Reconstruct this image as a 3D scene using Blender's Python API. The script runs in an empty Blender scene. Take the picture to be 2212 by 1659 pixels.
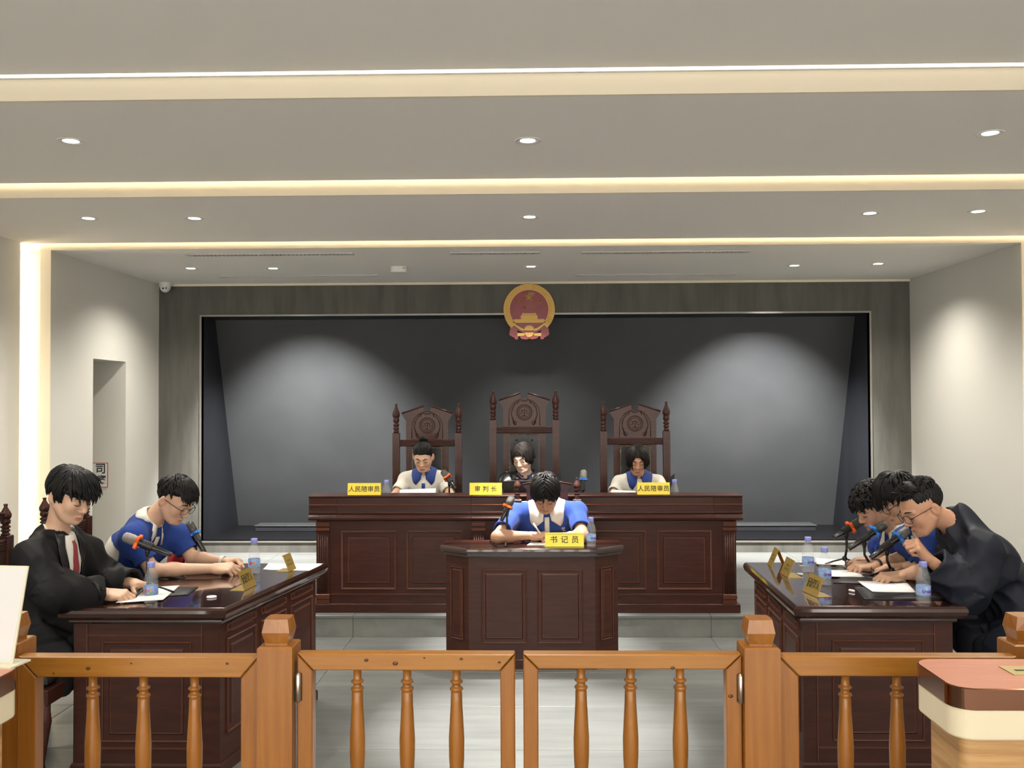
import bpy, bmesh, math, random
import numpy as np
from mathutils import Vector, Matrix

scene = bpy.context.scene
COL = scene.collection
R = math.radians

# ------------------------------------------------------------------ camera
FPX, CX, CY = 2000.0, 1106.0, 829.5          # focal length and centre in px of the 2212 x 1659 frame
VPX, VPY = 1150.0, 870.0                     # where the room's depth axis vanishes
CAM_H = 1.67
cam = bpy.data.cameras.new('camera')
cam.sensor_fit = 'HORIZONTAL'; cam.sensor_width = 36.0
cam.lens = FPX / 2212.0 * 36.0
cam.clip_start = 0.05; cam.clip_end = 60
cam_ob = bpy.data.objects.new('camera', cam); COL.objects.link(cam_ob)
_yaw = math.atan((VPX - CX) / FPX); _pitch = math.atan((VPY - CY) / FPX); _roll = 0.004
CAM_M = Matrix.Rotation(_yaw, 4, 'Z') @ Matrix.Rotation(math.pi / 2 + _pitch, 4, 'X') @ Matrix.Rotation(-_roll, 4, 'Z')
CAM_M.translation = (0, 0, CAM_H)
cam_ob.matrix_world = CAM_M
scene.camera = cam_ob

# ------------------------------------------------------------------ light and exposure
scene.view_settings.view_transform = 'Standard'
scene.view_settings.look = 'None'
scene.view_settings.gamma = 1.0
scene.view_settings.use_curve_mapping = False
scene.view_settings.exposure = 0.24
scene.cycles.use_denoising = True
scene.cycles.use_adaptive_sampling = True
scene.cycles.adaptive_threshold = 0.2
scene.cycles.max_bounces = 4
scene.cycles.diffuse_bounces = 3
scene.cycles.glossy_bounces = 3
scene.cycles.transmission_bounces = 4
scene.cycles.transparent_max_bounces = 8
scene.cycles.caustics_reflective = False
scene.cycles.caustics_refractive = False
scene.cycles.sample_clamp_indirect = 6.0
world = bpy.data.worlds.new('world'); scene.world = world
world.use_nodes = True
world.node_tree.nodes['Background'].inputs[0].default_value = (1.0, 0.95, 0.87, 1)
world.node_tree.nodes['Background'].inputs[1].default_value = 4.4
SPOT_W = 120.0        # watts of each ceiling downlight
LED_W = 30.0          # emission strength of the LED coves
LED_COL = (1.0, 0.85, 0.60)


def W(x, y, Y):
    """world point at depth Y seen at pixel x, y of the photograph"""
    d = CAM_M.to_3x3() @ Vector(((x - CX) / FPX, -(y - CY) / FPX, -1.0))
    return Vector((0, 0, CAM_H)) + d * (Y / d.y)


def WZ(x, y, z):
    """world point at height z seen at pixel x, y"""
    d = CAM_M.to_3x3() @ Vector(((x - CX) / FPX, -(y - CY) / FPX, -1.0))
    return Vector((0, 0, CAM_H)) + d * ((z - CAM_H) / d.z)


# ------------------------------------------------------------------ materials
MATS = {}


def mat(name, col, rough=0.5, metal=0.0, spec=0.5, coat=0.0, emit=None, es=0.0, noise=None, bump=None, trans=0.0,
        ior=1.45, alpha=1.0, attr=None, sheen=0.0, sub=0.0, coat_rough=0.05):
    """noise = (scale xyz, second colour, detail, lo, hi); bump = (scale xyz, strength)"""
    if name in MATS:
        return MATS[name]
    m = bpy.data.materials.new(name); m.use_nodes = True
    nt = m.node_tree; b = nt.nodes['Principled BSDF']
    b.inputs['Base Color'].default_value = (*col, 1)
    b.inputs['Roughness'].default_value = rough
    b.inputs['Metallic'].default_value = metal
    b.inputs['Specular IOR Level'].default_value = spec
    b.inputs['IOR'].default_value = ior
    b.inputs['Coat Weight'].default_value = coat
    b.inputs['Coat Roughness'].default_value = coat_rough
    b.inputs['Transmission Weight'].default_value = trans
    b.inputs['Alpha'].default_value = alpha
    b.inputs['Sheen Weight'].default_value = sheen
    if sub:
        b.inputs['Subsurface Weight'].default_value = sub
        b.inputs['Subsurface Radius'].default_value = (0.01, 0.004, 0.002)
    if emit:
        b.inputs['Emission Color'].default_value = (*emit, 1)
        b.inputs['Emission Strength'].default_value = es
    tc = None

    def coords(scale):
        nonlocal tc
        if tc is None:
            tc = nt.nodes.new('ShaderNodeTexCoord')
        mp = nt.nodes.new('ShaderNodeMapping'); mp.inputs['Scale'].default_value = scale
        nt.links.new(tc.outputs['Object'], mp.inputs['Vector'])
        return mp.outputs['Vector']
    src = None
    if attr:
        a = nt.nodes.new('ShaderNodeAttribute'); a.attribute_name = attr
        src = a.outputs['Color']
        nt.links.new(src, b.inputs['Base Color'])
    if noise:
        sc, c2, det, lo, hi = noise
        n = nt.nodes.new('ShaderNodeTexNoise'); n.inputs['Scale'].default_value = 1.0
        n.inputs['Detail'].default_value = det; n.inputs['Roughness'].default_value = 0.6
        nt.links.new(coords(sc), n.inputs['Vector'])
        r = nt.nodes.new('ShaderNodeMapRange')
        r.inputs['From Min'].default_value = lo; r.inputs['From Max'].default_value = hi
        nt.links.new(n.outputs['Fac'], r.inputs['Value'])
        mx = nt.nodes.new('ShaderNodeMix'); mx.data_type = 'RGBA'
        nt.links.new(r.outputs['Result'], mx.inputs['Factor'])
        mx.inputs['A'].default_value = (*col, 1); mx.inputs['B'].default_value = (*c2, 1)
        if src:
            mul = nt.nodes.new('ShaderNodeMix'); mul.data_type = 'RGBA'; mul.blend_type = 'MULTIPLY'
            mul.inputs['Factor'].default_value = 1.0
            nt.links.new(src, mul.inputs['A']); nt.links.new(mx.outputs['Result'], mul.inputs['B'])
            nt.links.new(mul.outputs['Result'], b.inputs['Base Color'])
        else:
            nt.links.new(mx.outputs['Result'], b.inputs['Base Color'])
    if bump:
        sc, st = bump
        n = nt.nodes.new('ShaderNodeTexNoise'); n.inputs['Scale'].default_value = 1.0
        n.inputs['Detail'].default_value = 4.4
        nt.links.new(coords(sc), n.inputs['Vector'])
        bp = nt.nodes.new('ShaderNodeBump'); bp.inputs['Strength'].default_value = st
        bp.inputs['Distance'].default_value = 0.004
        nt.links.new(n.outputs['Fac'], bp.inputs['Height'])
        nt.links.new(bp.outputs['Normal'], b.inputs['Normal'])
    MATS[name] = m
    return m


def S(v):
    return (v, v, v)


mat('wall paint', (0.62, 0.605, 0.55), 0.8, spec=0.2, bump=(S(60), 0.12))
mat('ceiling paint', (0.80, 0.775, 0.735), 0.85, spec=0.2, bump=(S(40), 0.08))
mat('cove led tint', (0.76, 0.68, 0.53), 0.8, spec=0.2)  # warm glow of the LED coves is painted into this cream
mat('grey plaster', (0.115, 0.110, 0.095), 0.75, noise=((9, 9, 1.2), (0.075, 0.072, 0.062), 5, 0.35, 0.7), bump=((40, 40, 12), 0.15))
mat('black panel', (0.046, 0.048, 0.051), 0.42, spec=0.45, noise=(S(1.4), (0.056, 0.058, 0.061), 3, 0.4, 0.75))
mat('black side', (0.012, 0.013, 0.017), 0.5, noise=((2, 2, .6), (0.02, 0.021, 0.027), 3, 0.4, 0.7))
mat('black floor', (0.006, 0.006, 0.007), 0.4, spec=0.2)
mat('steel trim', (0.30, 0.285, 0.255), 0.5, metal=0.8)
mat('floor tile', (0.165, 0.171, 0.166), 0.30, spec=0.45, noise=((1.2, 14, 4), (0.122, 0.127, 0.122), 6, 0.35, 0.7), bump=((3, 40, 10), 0.05))
mat('step stone', (0.22, 0.225, 0.205), 0.45, noise=(S(7), (0.17, 0.175, 0.16), 6, 0.35, 0.7))
mat('grout', (0.11, 0.11, 0.105), 0.9)
mat('mahogany', (0.056, 0.0175, 0.0105), 0.42, spec=0.3, coat=0.12, coat_rough=0.15, noise=((5, 5, 38), (0.034, 0.0100, 0.007), 6, 0.35, 0.7))
mat('mahogany highlight', (0.095, 0.030, 0.015), 0.38, spec=0.35, coat=0.15, coat_rough=0.1)  # lighter copy of the mahogany, highlights on edges painted as colour
mat('mahogany top', (0.040, 0.0135, 0.0095), 0.12, spec=0.5, coat=0.9, coat_rough=0.04, noise=((30, 5, 5), (0.024, 0.008, 0.006), 6, 0.35, 0.7))
mat('chair wood', (0.058, 0.0165, 0.0100), 0.4, spec=0.3, coat=0.15, coat_rough=0.12, noise=((8, 8, 40), (0.036, 0.0105, 0.007), 5, 0.35, 0.7))
mat('black leather', (0.012, 0.012, 0.013), 0.35, bump=(S(90), 0.2))
mat('brass', (0.60, 0.42, 0.16), 0.3, metal=1.0)
mat('pine', (0.38, 0.145, 0.024), 0.34, coat=0.25, coat_rough=0.15, noise=((7, 7, 55), (0.33, 0.115, 0.019), 6, 0.3, 0.75))
mat('pine upright', (0.31, 0.120, 0.016), 0.34, coat=0.25, coat_rough=0.15, noise=((55, 55, 3.5), (0.22, 0.073, 0.008), 5, 0.3, 0.75))
mat('pine rail', (0.35, 0.148, 0.020), 0.34, coat=0.25, coat_rough=0.15, noise=((3.5, 55, 55), (0.26, 0.096, 0.011), 5, 0.3, 0.75))
mat('pine knot', (0.10, 0.032, 0.010), 0.45)
mat('hinge steel', (0.55, 0.50, 0.42), 0.28, metal=1.0)
mat('black plastic', (0.012, 0.012, 0.013), 0.38)
mat('black matte', (0.010, 0.010, 0.011), 0.75)
mat('white plastic', (0.70, 0.69, 0.65), 0.4)
mat('lamp glass', (1, 1, 1), 0.5, emit=(1.0, 0.98, 0.93), es=14.0)
mat('led', (1, 1, 1), 0.5, emit=LED_COL, es=LED_W)
mat('led soft', (1, 1, 1), 0.5, emit=LED_COL, es=LED_W * .55)
mat('led white', (1, 1, 1), 0.5, emit=(1.0, 0.93, 0.82), es=3.0)

# ------------------------------------------------------------------ mesh helpers


class MB:
    """collects geometry for one mesh object"""

    def __init__(self):
        self.v, self.f, self.s = [], [], []

    def add(self, vs, fs, smooth=False, M=None):
        n = len(self.v)
        for p in vs:
            self.v.append(tuple(M @ Vector(p)) if M is not None else tuple(p))
        for f in fs:
            self.f.append(tuple(i + n for i in f)); self.s.append(smooth)
        return self

    def box(self, x0, x1, y0, y1, z0, z1, M=None, bev=0.0):
        x0, x1 = min(x0, x1), max(x0, x1); y0, y1 = min(y0, y1), max(y0, y1); z0, z1 = min(z0, z1), max(z0, z1)
        b = min(bev, (x1 - x0) * .45, (y1 - y0) * .45, (z1 - z0) * .45)
        if b <= 0:
            vs = [(x, y, z) for z in (z0, z1) for y in (y0, y1) for x in (x0, x1)]
            return self.add(vs, [(0, 2, 3, 1), (4, 5, 7, 6), (0, 1, 5, 4), (2, 6, 7, 3), (0, 4, 6, 2), (1, 3, 7, 5)], M=M)
        poly = [(x0, y0), (x1, y0), (x1, y1), (x0, y1)]
        return self.loft(poly, [(-b, z0), (0, z0 + b), (0, z1 - b), (-b, z1)], M=M, fix=True)

    def loft(self, poly, prof, M=None, fix=False, smooth=False, caps=(True, True)):
        """polygon (CCW) offset outward along profile [(offset, z)...] with mitred corners"""
        n = len(poly); vs = []; fs = []
        for off, z in prof:
            for x, y in offset_poly(poly, off):
                vs.append((x, y, z))
        m = len(prof)
        for k in range(m - 1):
            for i in range(n):
                j = (i + 1) % n
                fs.append((k * n + i, k * n + j, (k + 1) * n + j, (k + 1) * n + i))
        if caps[0]:
            fs.append(tuple(reversed(range(n))))
        if caps[1]:
            fs.append(tuple((m - 1) * n + i for i in range(n)))
        return self.add(vs, fs, smooth, M)

    def lathe(self, prof, seg=16, M=None, smooth=True, caps=True):
        """profile [(r, z)...] around z"""
        vs, fs = [], []
        for r, z in prof:
            for i in range(seg):
                a = 2 * math.pi * i / seg
                vs.append((r * math.cos(a), r * math.sin(a), z))
        for k in range(len(prof) - 1):
            for i in range(seg):
                j = (i + 1) % seg
                fs.append((k * seg + i, k * seg + j, (k + 1) * seg + j, (k + 1) * seg + i))
        if caps:
            fs.append(tuple(reversed(range(seg)))); fs.append(tuple((len(prof) - 1) * seg + i for i in range(seg)))
        return self.add(vs, fs, smooth, M)

    def tube(self, pts, rad, seg=8, M=None, caps=True, flat=None):
        """tube along points; rad number or list; flat = (axis vector, factor) squeezes the section"""
        pts = [Vector(p) for p in pts]; n = len(pts)
        rads = [rad] * n if not hasattr(rad, '__len__') else list(rad)
        vs, fs = [], []
        up = None
        for k, p in enumerate(pts):
            t = (pts[min(k + 1, n - 1)] - pts[max(k - 1, 0)]).normalized()
            if up is None:
                up = Vector((0, 0, 1)) if abs(t.z) < 0.9 else Vector((1, 0, 0))
            a = (up - t * up.dot(t)).normalized(); up = a
            b = t.cross(a)
            for i in range(seg):
                an = 2 * math.pi * i / seg
                o = (a * math.cos(an) + b * math.sin(an)) * rads[k]
                if flat is not None:
                    fx = Vector(flat[0]); o = o - fx * o.dot(fx) * (1 - flat[1])
                vs.append(tuple(p + o))
        for k in range(n - 1):
            for i in range(seg):
                j = (i + 1) % seg
                fs.append((k * seg + i, k * seg + j, (k + 1) * seg + j, (k + 1) * seg + i))
        if caps:
            fs.append(tuple(reversed(range(seg)))); fs.append(tuple((n - 1) * seg + i for i in range(seg)))
        return self.add(vs, fs, True, M)

    def prism(self, poly, z0, z1, M=None, smooth=False):
        """extrude a 2-D polygon (CCW) from z0 to z1"""
        n = len(poly)
        vs = [(x, y, z0) for x, y in poly] + [(x, y, z1) for x, y in poly]
        fs = [tuple(reversed(range(n))), tuple(range(n, 2 * n))]
        fs += [(i, (i + 1) % n, n + (i + 1) % n, n + i) for i in range(n)]
        return self.add(vs, fs, smooth, M)

    def ring(self, pin, pout, z0, z1, M=None):
        """flat ring between two outlines with the same number of points"""
        n = len(pin)
        vs = [(x, y, z0) for x, y in pin] + [(x, y, z0) for x, y in pout] + [(x, y, z1) for x, y in pin] + [(x, y, z1) for x, y in pout]
        fs = []
        for i in range(n):
            j = (i + 1) % n
            fs += [(2 * n + i, 3 * n + i, 3 * n + j, 2 * n + j), (i, j, n + j, n + i), (n + i, n + j, 3 * n + j, 3 * n + i), (i, 2 * n + i, 2 * n + j, j)]
        return self.add(vs, fs, False, M)

    def mesh(self, name):
        me = bpy.data.meshes.new(name)
        me.from_pydata(self.v, [], self.f)
        me.polygons.foreach_set('use_smooth', self.s)
        me.update()
        return me

    def build(self, name, material, parent=None, loc=None):
        return link(name, self.mesh(name), material, parent, loc)


def offset_poly(poly, off):
    if off == 0:
        return poly
    n = len(poly); out = []
    for i in range(n):
        p0, p1, p2 = Vector(poly[i - 1]), Vector(poly[i]), Vector(poly[(i + 1) % n])
        d1 = (p1 - p0).normalized(); d2 = (p2 - p1).normalized()
        n1 = Vector((d1.y, -d1.x)); n2 = Vector((d2.y, -d2.x))
        m = n1 + n2
        m = m / max(m.dot(n1), 1e-6)
        out.append((p1.x + m.x * off, p1.y + m.y * off))
    return out


def M_of(name):
    return MATS[name] if isinstance(name, str) else name


def link(name, me, material, parent=None, loc=None):
    o = bpy.data.objects.new(name, me); COL.objects.link(o)
    if material is not None and not me.materials:
        me.materials.append(M_of(material))
    if parent is not None:
        o.parent = parent
    if loc is not None:
        o.location = loc
    return o


def tag(o, label, cat, group=None):
    o['label'] = label; o['category'] = cat
    if group:
        o['group'] = group
    return o


def thing(name, label, cat, loc=(0, 0, 0), rz=0.0, group=None):
    o = bpy.data.objects.new(name, None); COL.objects.link(o)
    o.empty_display_size = 0.05
    o.location = loc; o.rotation_euler = (0, 0, rz)
    return tag(o, label, cat, group)


def struct(o):
    o['kind'] = 'structure'
    return o


def copy_tree(o, parent=None, label=None, loc=None, rz=None):
    c = o.copy(); COL.objects.link(c); c.parent = parent
    if label:
        c['label'] = label
    if loc is not None:
        c.location = loc
    if rz is not None:
        c.rotation_euler = (0, 0, rz)
    for ch in [x for x in o.children]:
        copy_tree(ch, c)
    return c


def text_mesh(body, size, depth=0.0006, spacing=1.0, bold=0.0):
    """centred lettering in the xy plane facing +z, from the built-in font"""
    c = bpy.data.curves.new('lettering', 'FONT'); c.body = body; c.size = size
    c.align_x = 'CENTER'; c.align_y = 'CENTER'; c.extrude = depth; c.space_character = spacing
    c.offset = bold; c.resolution_u = 3
    o = bpy.data.objects.new('lettering', c); COL.objects.link(o)
    dg = bpy.context.evaluated_depsgraph_get(); dg.update()
    me = bpy.data.meshes.new_from_object(o.evaluated_get(dg))
    bpy.data.objects.remove(o); bpy.data.curves.remove(c)
    return me


def xf(me, M):
    me.transform(M); me.update()
    return me


def frame(origin, u, v):
    """matrix whose x axis is u, y axis is v, z axis u x v"""
    u = Vector(u).normalized(); v = Vector(v); v = (v - u * v.dot(u)).normalized(); n = u.cross(v)
    M = Matrix(((u.x, v.x, n.x, 0), (u.y, v.y, n.y, 0), (u.z, v.z, n.z, 0), (0, 0, 0, 1)))
    M.translation = Vector(origin)
    return M
# ------------------------------------------------------------------ the room
Y_PORTAL, Y_BACK = 7.27, 9.41
Z_REC = 2.90            # ceiling of the stage recess
Z_C3, Z_C2 = 2.945, 3.025   # stepped ceilings from the portal towards the camera
Y_S2, Y_S1 = WZ(1150, 418, Z_C3).y, WZ(1150, 206, Z_C2).y
Z_C1 = W(1150, 148, Y_S1 - .045).z
XL_IN, XR_IN = -3.83, 3.81      # recess side walls
XL_OUT, XR_OUT = -4.02, 4.02
Y_REAR = -3.0


def slab(name, x0, x1, y0, y1, z0, z1, m, parent=None, bev=0.0):
    return MB().box(x0, x1, y0, y1, z0, z1, bev=bev).build(name, m, parent)


# floor: base slab with the tiles as pieces
floor = struct(slab('floor', -5.6, 5.6, Y_REAR, 10.9, -0.12, -0.004, 'grout'))
TW, TD = 1.275, 0.64
tile_me = MB().loft([(0, 0), (TW - .003, 0), (TW - .003, TD - .003), (0, TD - .003)], [(0, -.0035), (0, -.001), (-.001, 0)], caps=(False, True)).mesh('tile')
for iy in range(-14, 1):
    for ix in range(-4, 4):
        y0 = 6.41 + iy * TD + (0 if iy < 0 else 0)
        if y0 > 6.63 or y0 < -2.4:
            continue
        if y0 < 2.2 and abs(ix + .5) > 2.6:
            continue
        link('tile', tile_me, 'floor tile', floor, (-1.29 + TW * (ix + 1), y0, 0))
# platform
Y_STEP, Z_STEP = 6.63, 0.154
plat = struct(slab('floor_platform', -3.99, 3.99, Y_STEP + .02, Y_BACK + .05, -0.1, Z_STEP - .022, 'grout'))
for ix in range(-3, 3):
    x0 = -1.29 + 1.275 * ix + 1.275
    x0c, x1c = max(x0 + .0015, -3.98), min(x0 + 1.275 - .0015, 3.98)
    slab('riser_stone', x0c, x1c, Y_STEP, Y_STEP + .02, 0.0005, Z_STEP - .022, 'step stone', plat, .001)
    slab('tread_stone', x0c, x1c, Y_STEP - .006, Y_STEP + .9, Z_STEP - .0215, Z_STEP, 'floor tile', plat, .002)
    slab('tread_stone', x0c, x1c, Y_STEP + .903, Y_BACK, Z_STEP - .0215, Z_STEP, 'floor tile', plat, .002)

# ceilings, each with the lit face of the step at its front edge
def ceiling(name, y0, y1, z, x0=-5.4, x1=5.4, th=.12):
    return struct(slab(name, x0, x1, y0, y1, z, z + th, 'ceiling paint'))


ceiling('ceiling', Y_REAR, Y_S1 - .045, Z_C1, th=.02)
ceiling('ceiling_step', Y_S1 + .018, Y_S2 - .05, Z_C2, th=.02)
ceiling('ceiling_inner', Y_S2 + .018, Y_PORTAL - .05, Z_C3, th=.02)
ceiling('ceiling_stage', Y_PORTAL + .012, Y_BACK + .02, Z_REC, XL_IN - .3, XR_IN + .3)
struct(slab('ceiling_void', -5.4, 5.4, Y_REAR, Y_BACK + .02, 3.42, 3.5, 'cove led tint'))
for i, (y, z) in enumerate(((Y_S1, Z_C2), (Y_S2, Z_C3))):
    struct(slab('trim_%d' % (i + 1), -5.4, 5.4, y, y + .018, z, z + .26, 'cove led tint'))
# LED strips lying in the coves above the edge of the nearer ceiling
def led(name, x0, x1, y0, y1, z0, z1, label, m='led'):
    t = thing(name, label, 'light', ((x0 + x1) / 2, (y0 + y1) / 2, z0), 0, 'LED strips in the coves')
    cx, cy = (x0 + x1) / 2, (y0 + y1) / 2
    o = MB().box(x0 - cx, x1 - cx, y0 - cy, y1 - cy, 0.003, z1 - z0).build('diffuser', m, t)
    MB().box(x0 - cx - .01, x1 - cx + .01, y0 - cy - .002, y1 - cy + .002, 0, .003).build('channel', 'white plastic', t)
    return t


led('led_strip', -5.3, 5.3, Y_S1 - .016, Y_S1 - .002, W(1150, 156.5, Y_S1 - .016).z, W(1150, 140, Y_S1 - .016).z, 'white glowing LED line along the highest ceiling step', 'led white')
led('led_strip', -5.3, 5.3, Y_S2 - .10, Y_S2 - .06, Z_C2 + .022, Z_C2 + .032, 'warm LED strip hidden in the middle ceiling step')
led('led_strip', -4.0, 4.0, Y_PORTAL - .10, Y_PORTAL - .06, Z_C3 + .022, Z_C3 + .032, 'warm LED strip hidden above the stage portal')

# side walls in front of the portal
struct(slab('wall_left', XL_OUT - .1, XL_OUT, Y_REAR, Y_PORTAL - .10, 0, 3.42, 'wall paint'))
struct(slab('wall_right', XR_OUT, XR_OUT + .1, Y_REAR, Y_PORTAL - .10, 0, 3.42, 'wall paint'))
# the portal: a cream frame around the stage recess
PW = .085
fr = MB()
fr.box(XL_IN - PW, XL_IN, Y_PORTAL, Y_PORTAL + .012, Z_STEP, Z_REC + .07)
fr.box(XR_IN, XR_IN + PW, Y_PORTAL, Y_PORTAL + .012, Z_STEP, Z_REC + .07)
fr.box(XL_IN, XR_IN, Y_PORTAL, Y_PORTAL + .012, Z_REC, Z_REC + .07)
fr.box(-4.6, 4.6, Y_PORTAL + .001, Y_PORTAL + .012, Z_REC + .07, 3.42)
struct(fr.build('trim_3', 'cove led tint'))
struct(slab('wall_cove_left', XL_OUT - .25, XL_IN - PW, Y_PORTAL + .07, Y_PORTAL + .12, 0, 3.42, 'cove led tint'))
struct(slab('wall_cove_right', XR_IN + PW, XR_OUT + .25, Y_PORTAL + .07, Y_PORTAL + .12, 0, 3.42, 'cove led tint'))
struct(slab('wall_return_left', XL_OUT - .25, XL_OUT - .23, Y_PORTAL - .2, Y_PORTAL + .07, 0, 3.42, 'cove led tint'))
struct(slab('wall_return_right', XR_OUT + .23, XR_OUT + .25, Y_PORTAL - .2, Y_PORTAL + .07, 0, 3.42, 'cove led tint'))
for sx, nm in ((-1, 'left'), (1, 'right')):
    x = sx * 4.10
    t = thing('led_strip', 'warm vertical LED strip in the %s wall slot beside the stage portal' % nm, 'light', (x, Y_PORTAL - .06, 0), 0, 'LED strips in the coves')
    MB().box(-.015, .015, -.012, .012, .1, 3.3).build('diffuser', 'led soft', t)
    MB().box(-.018, .018, -.016, -.012, .08, 3.32).build('channel', 'white plastic', t)

# recess side walls; the left one has a door niche
DY0, DY1, DZ = 7.99, 8.64, 2.07
wl = MB()
wl.box(XL_IN - .02, XL_IN, Y_PORTAL + .012, DY0, Z_STEP, Z_REC)
wl.box(XL_IN - .02, XL_IN, DY1, Y_BACK, Z_STEP, Z_REC)
wl.box(XL_IN - .02, XL_IN, DY0, DY1, DZ, Z_REC)
wl.box(XL_IN - .62, XL_IN - .02, DY1, DY1 + .02, Z_STEP, DZ + .02)
wl.box(XL_IN - .62, XL_IN - .02, DY0 - .02, DY0, Z_STEP, DZ + .02)
wl.box(XL_IN - .62, XL_IN - .02, DY0, DY1, DZ, DZ + .02)
wl.box(XL_IN - .64, XL_IN - .62, DY0 - .02, DY1 + .02, Z_STEP, DZ + .02)
struct(wl.build('wall_stage_left', 'wall paint'))
struct(slab('wall_stage_right', XR_IN, XR_IN + .02, Y_PORTAL + .012, Y_BACK, Z_STEP, Z_REC, 'wall paint'))
# thin pale bead where the stage ceiling meets the back wall
struct(slab('trim_4', XL_IN, XR_IN, Y_BACK - .012, Y_BACK, Z_REC - .022, Z_REC, 'cove led tint'))
# back wall with the wide opening
def bz(y):
    return CAM_H + (VPY - y) * Y_BACK / FPX


def bx(x):
    return (x - VPX) * Y_BACK / FPX


NX0, NX1, NZ0, NZ1 = bx(430), bx(1873), bz(1167), bz(680)
wb = MB()
wb.box(XL_IN, NX0, Y_BACK, Y_BACK + .06, Z_STEP, Z_REC)
wb.box(NX1, XR_IN, Y_BACK, Y_BACK + .06, Z_STEP, Z_REC)
wb.box(NX0, NX1, Y_BACK, Y_BACK + .06, NZ1, Z_REC)
wb.box(NX0, NX1, Y_BACK, Y_BACK + .06, Z_STEP, NZ0)
struct(wb.build('wall_back', 'grey plaster'))
tr = MB()
e = .018
tr.box(NX0 - e, NX0, Y_BACK - .012, Y_BACK + .06, NZ0 - e, NZ1 + e)
tr.box(NX1, NX1 + e, Y_BACK - .012, Y_BACK + .06, NZ0 - e, NZ1 + e)
tr.box(NX0, NX1, Y_BACK - .012, Y_BACK + .06, NZ1, NZ1 + e)
tr.box(NX0, NX1, Y_BACK - .012, Y_BACK + .06, NZ0 - e, NZ0)
struct(tr.build('trim_5', 'steel trim'))
# the dark niche behind the opening: its back panel leans, deeper at the foot
YN_T, YN_B = 9.80, 10.62
ni = MB()
ni.add([(NX0 - .3, YN_T, NZ1 + .06), (NX1 + .3, YN_T, NZ1 + .06), (NX1 + .3, YN_B, NZ0 - .02), (NX0 - .3, YN_B, NZ0 - .02),
        (NX0 - .3, YN_T + .03, NZ1 + .06), (NX1 + .3, YN_T + .03, NZ1 + .06), (NX1 + .3, YN_B + .03, NZ0 - .02), (NX0 - .3, YN_B + .03, NZ0 - .02)],
       [(0, 3, 2, 1), (4, 5, 6, 7), (0, 1, 5, 4), (2, 3, 7, 6), (1, 2, 6, 5), (0, 4, 7, 3)])
struct(ni.build('wall_niche_back', 'black panel'))
ns = MB()
for x0, x1 in ((NX0 - .06, NX0 - .001), (NX1 + .001, NX1 + .06)):
    ns.box(x0, x1, Y_BACK + .06, YN_B + .1, NZ0 - .02, NZ1 + .08)
ns.box(NX0, NX1, Y_BACK + .06, YN_T + .05, NZ1 + .001, NZ1 + .06)
struct(ns.build('wall_niche_side', 'black side'))
struct(slab('floor_niche', NX0, NX1, Y_BACK + .06, YN_B + .02, NZ0 - .03, NZ0 - .001, 'black floor'))
pl = thing('plinth', 'low black plinth along the foot of the dark niche panel', 'plinth', (0, 10.2, NZ0 - .001))
MB().box(NX0 + .35, NX1 - .35, -.1, .12, 0, .055, bev=.004).build('plinth_body', 'black side', pl)
MB().box(NX0 + .34, NX1 - .34, -.11, .13, .055, .067, bev=.003).build('plinth_top', 'black panel', pl)
# far return of the platform behind the wall
# ------------------------------------------------------------------ downlights
dl_ring = MB(); dl_ring.lathe([(.058, 0), (.066, -.004), (.068, -.001), (.068, .004), (.045, .004), (.050, -.001), (.058, 0)], 28, caps=False)
dl_ring_me = dl_ring.mesh('trim_ring')
dl_lens_me = MB().lathe([(.050, .0035), (.050, .001), (.035, -.0005), (.001, -.001)], 24, caps=False).mesh('lens')
spot_data = {}


def spot(name, w, size, blend, col=(1.0, 0.94, 0.84)):
    if name not in spot_data:
        l = bpy.data.lights.new(name, 'SPOT'); l.energy = w; l.spot_size = R(size); l.spot_blend = blend
        l.shadow_soft_size = .045; l.color = col
        spot_data[name] = l
    return spot_data[name]


def downlight(x, y, z, label, kind='wide'):
    t = thing('downlight', label, 'ceiling light', (x, y, z), 0, 'round recessed ceiling downlights')
    link('trim_ring', dl_ring_me, 'white plastic', t)
    link('lens', dl_lens_me, 'lamp glass', t)
    beams = [(spot('wide beam', SPOT_W, 140, .85), 0.0)]
    if 'wash' in kind:                      # extra beam added to the lamp, tilted to shape the niche scallops
        beams.append((spot('wash beam', SPOT_W * 15.0, 75, .75, (1, .98, .95)), 36.5) if 'half' not in kind else (spot('soft wash beam', SPOT_W * 3.6, 70, .75, (1, .98, .95)), 31.0))
    if 'narrow' in kind:
        beams.append((spot('narrow beam', SPOT_W * 9.0, 36, .8, (1, .97, .93)), 0.0))
    if 'bench' in kind:
        beams.append((spot('bench beam', SPOT_W * 6.0, 13, .7, (1, .97, .93)), 32.5))
    for d, tilt in beams:
        o = bpy.data.objects.new('lamp', d); COL.objects.link(o); o.parent = t; o.location = (0, 0, -.012)
        o.rotation_euler = (R(tilt), 0, 0)
    return t


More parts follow.
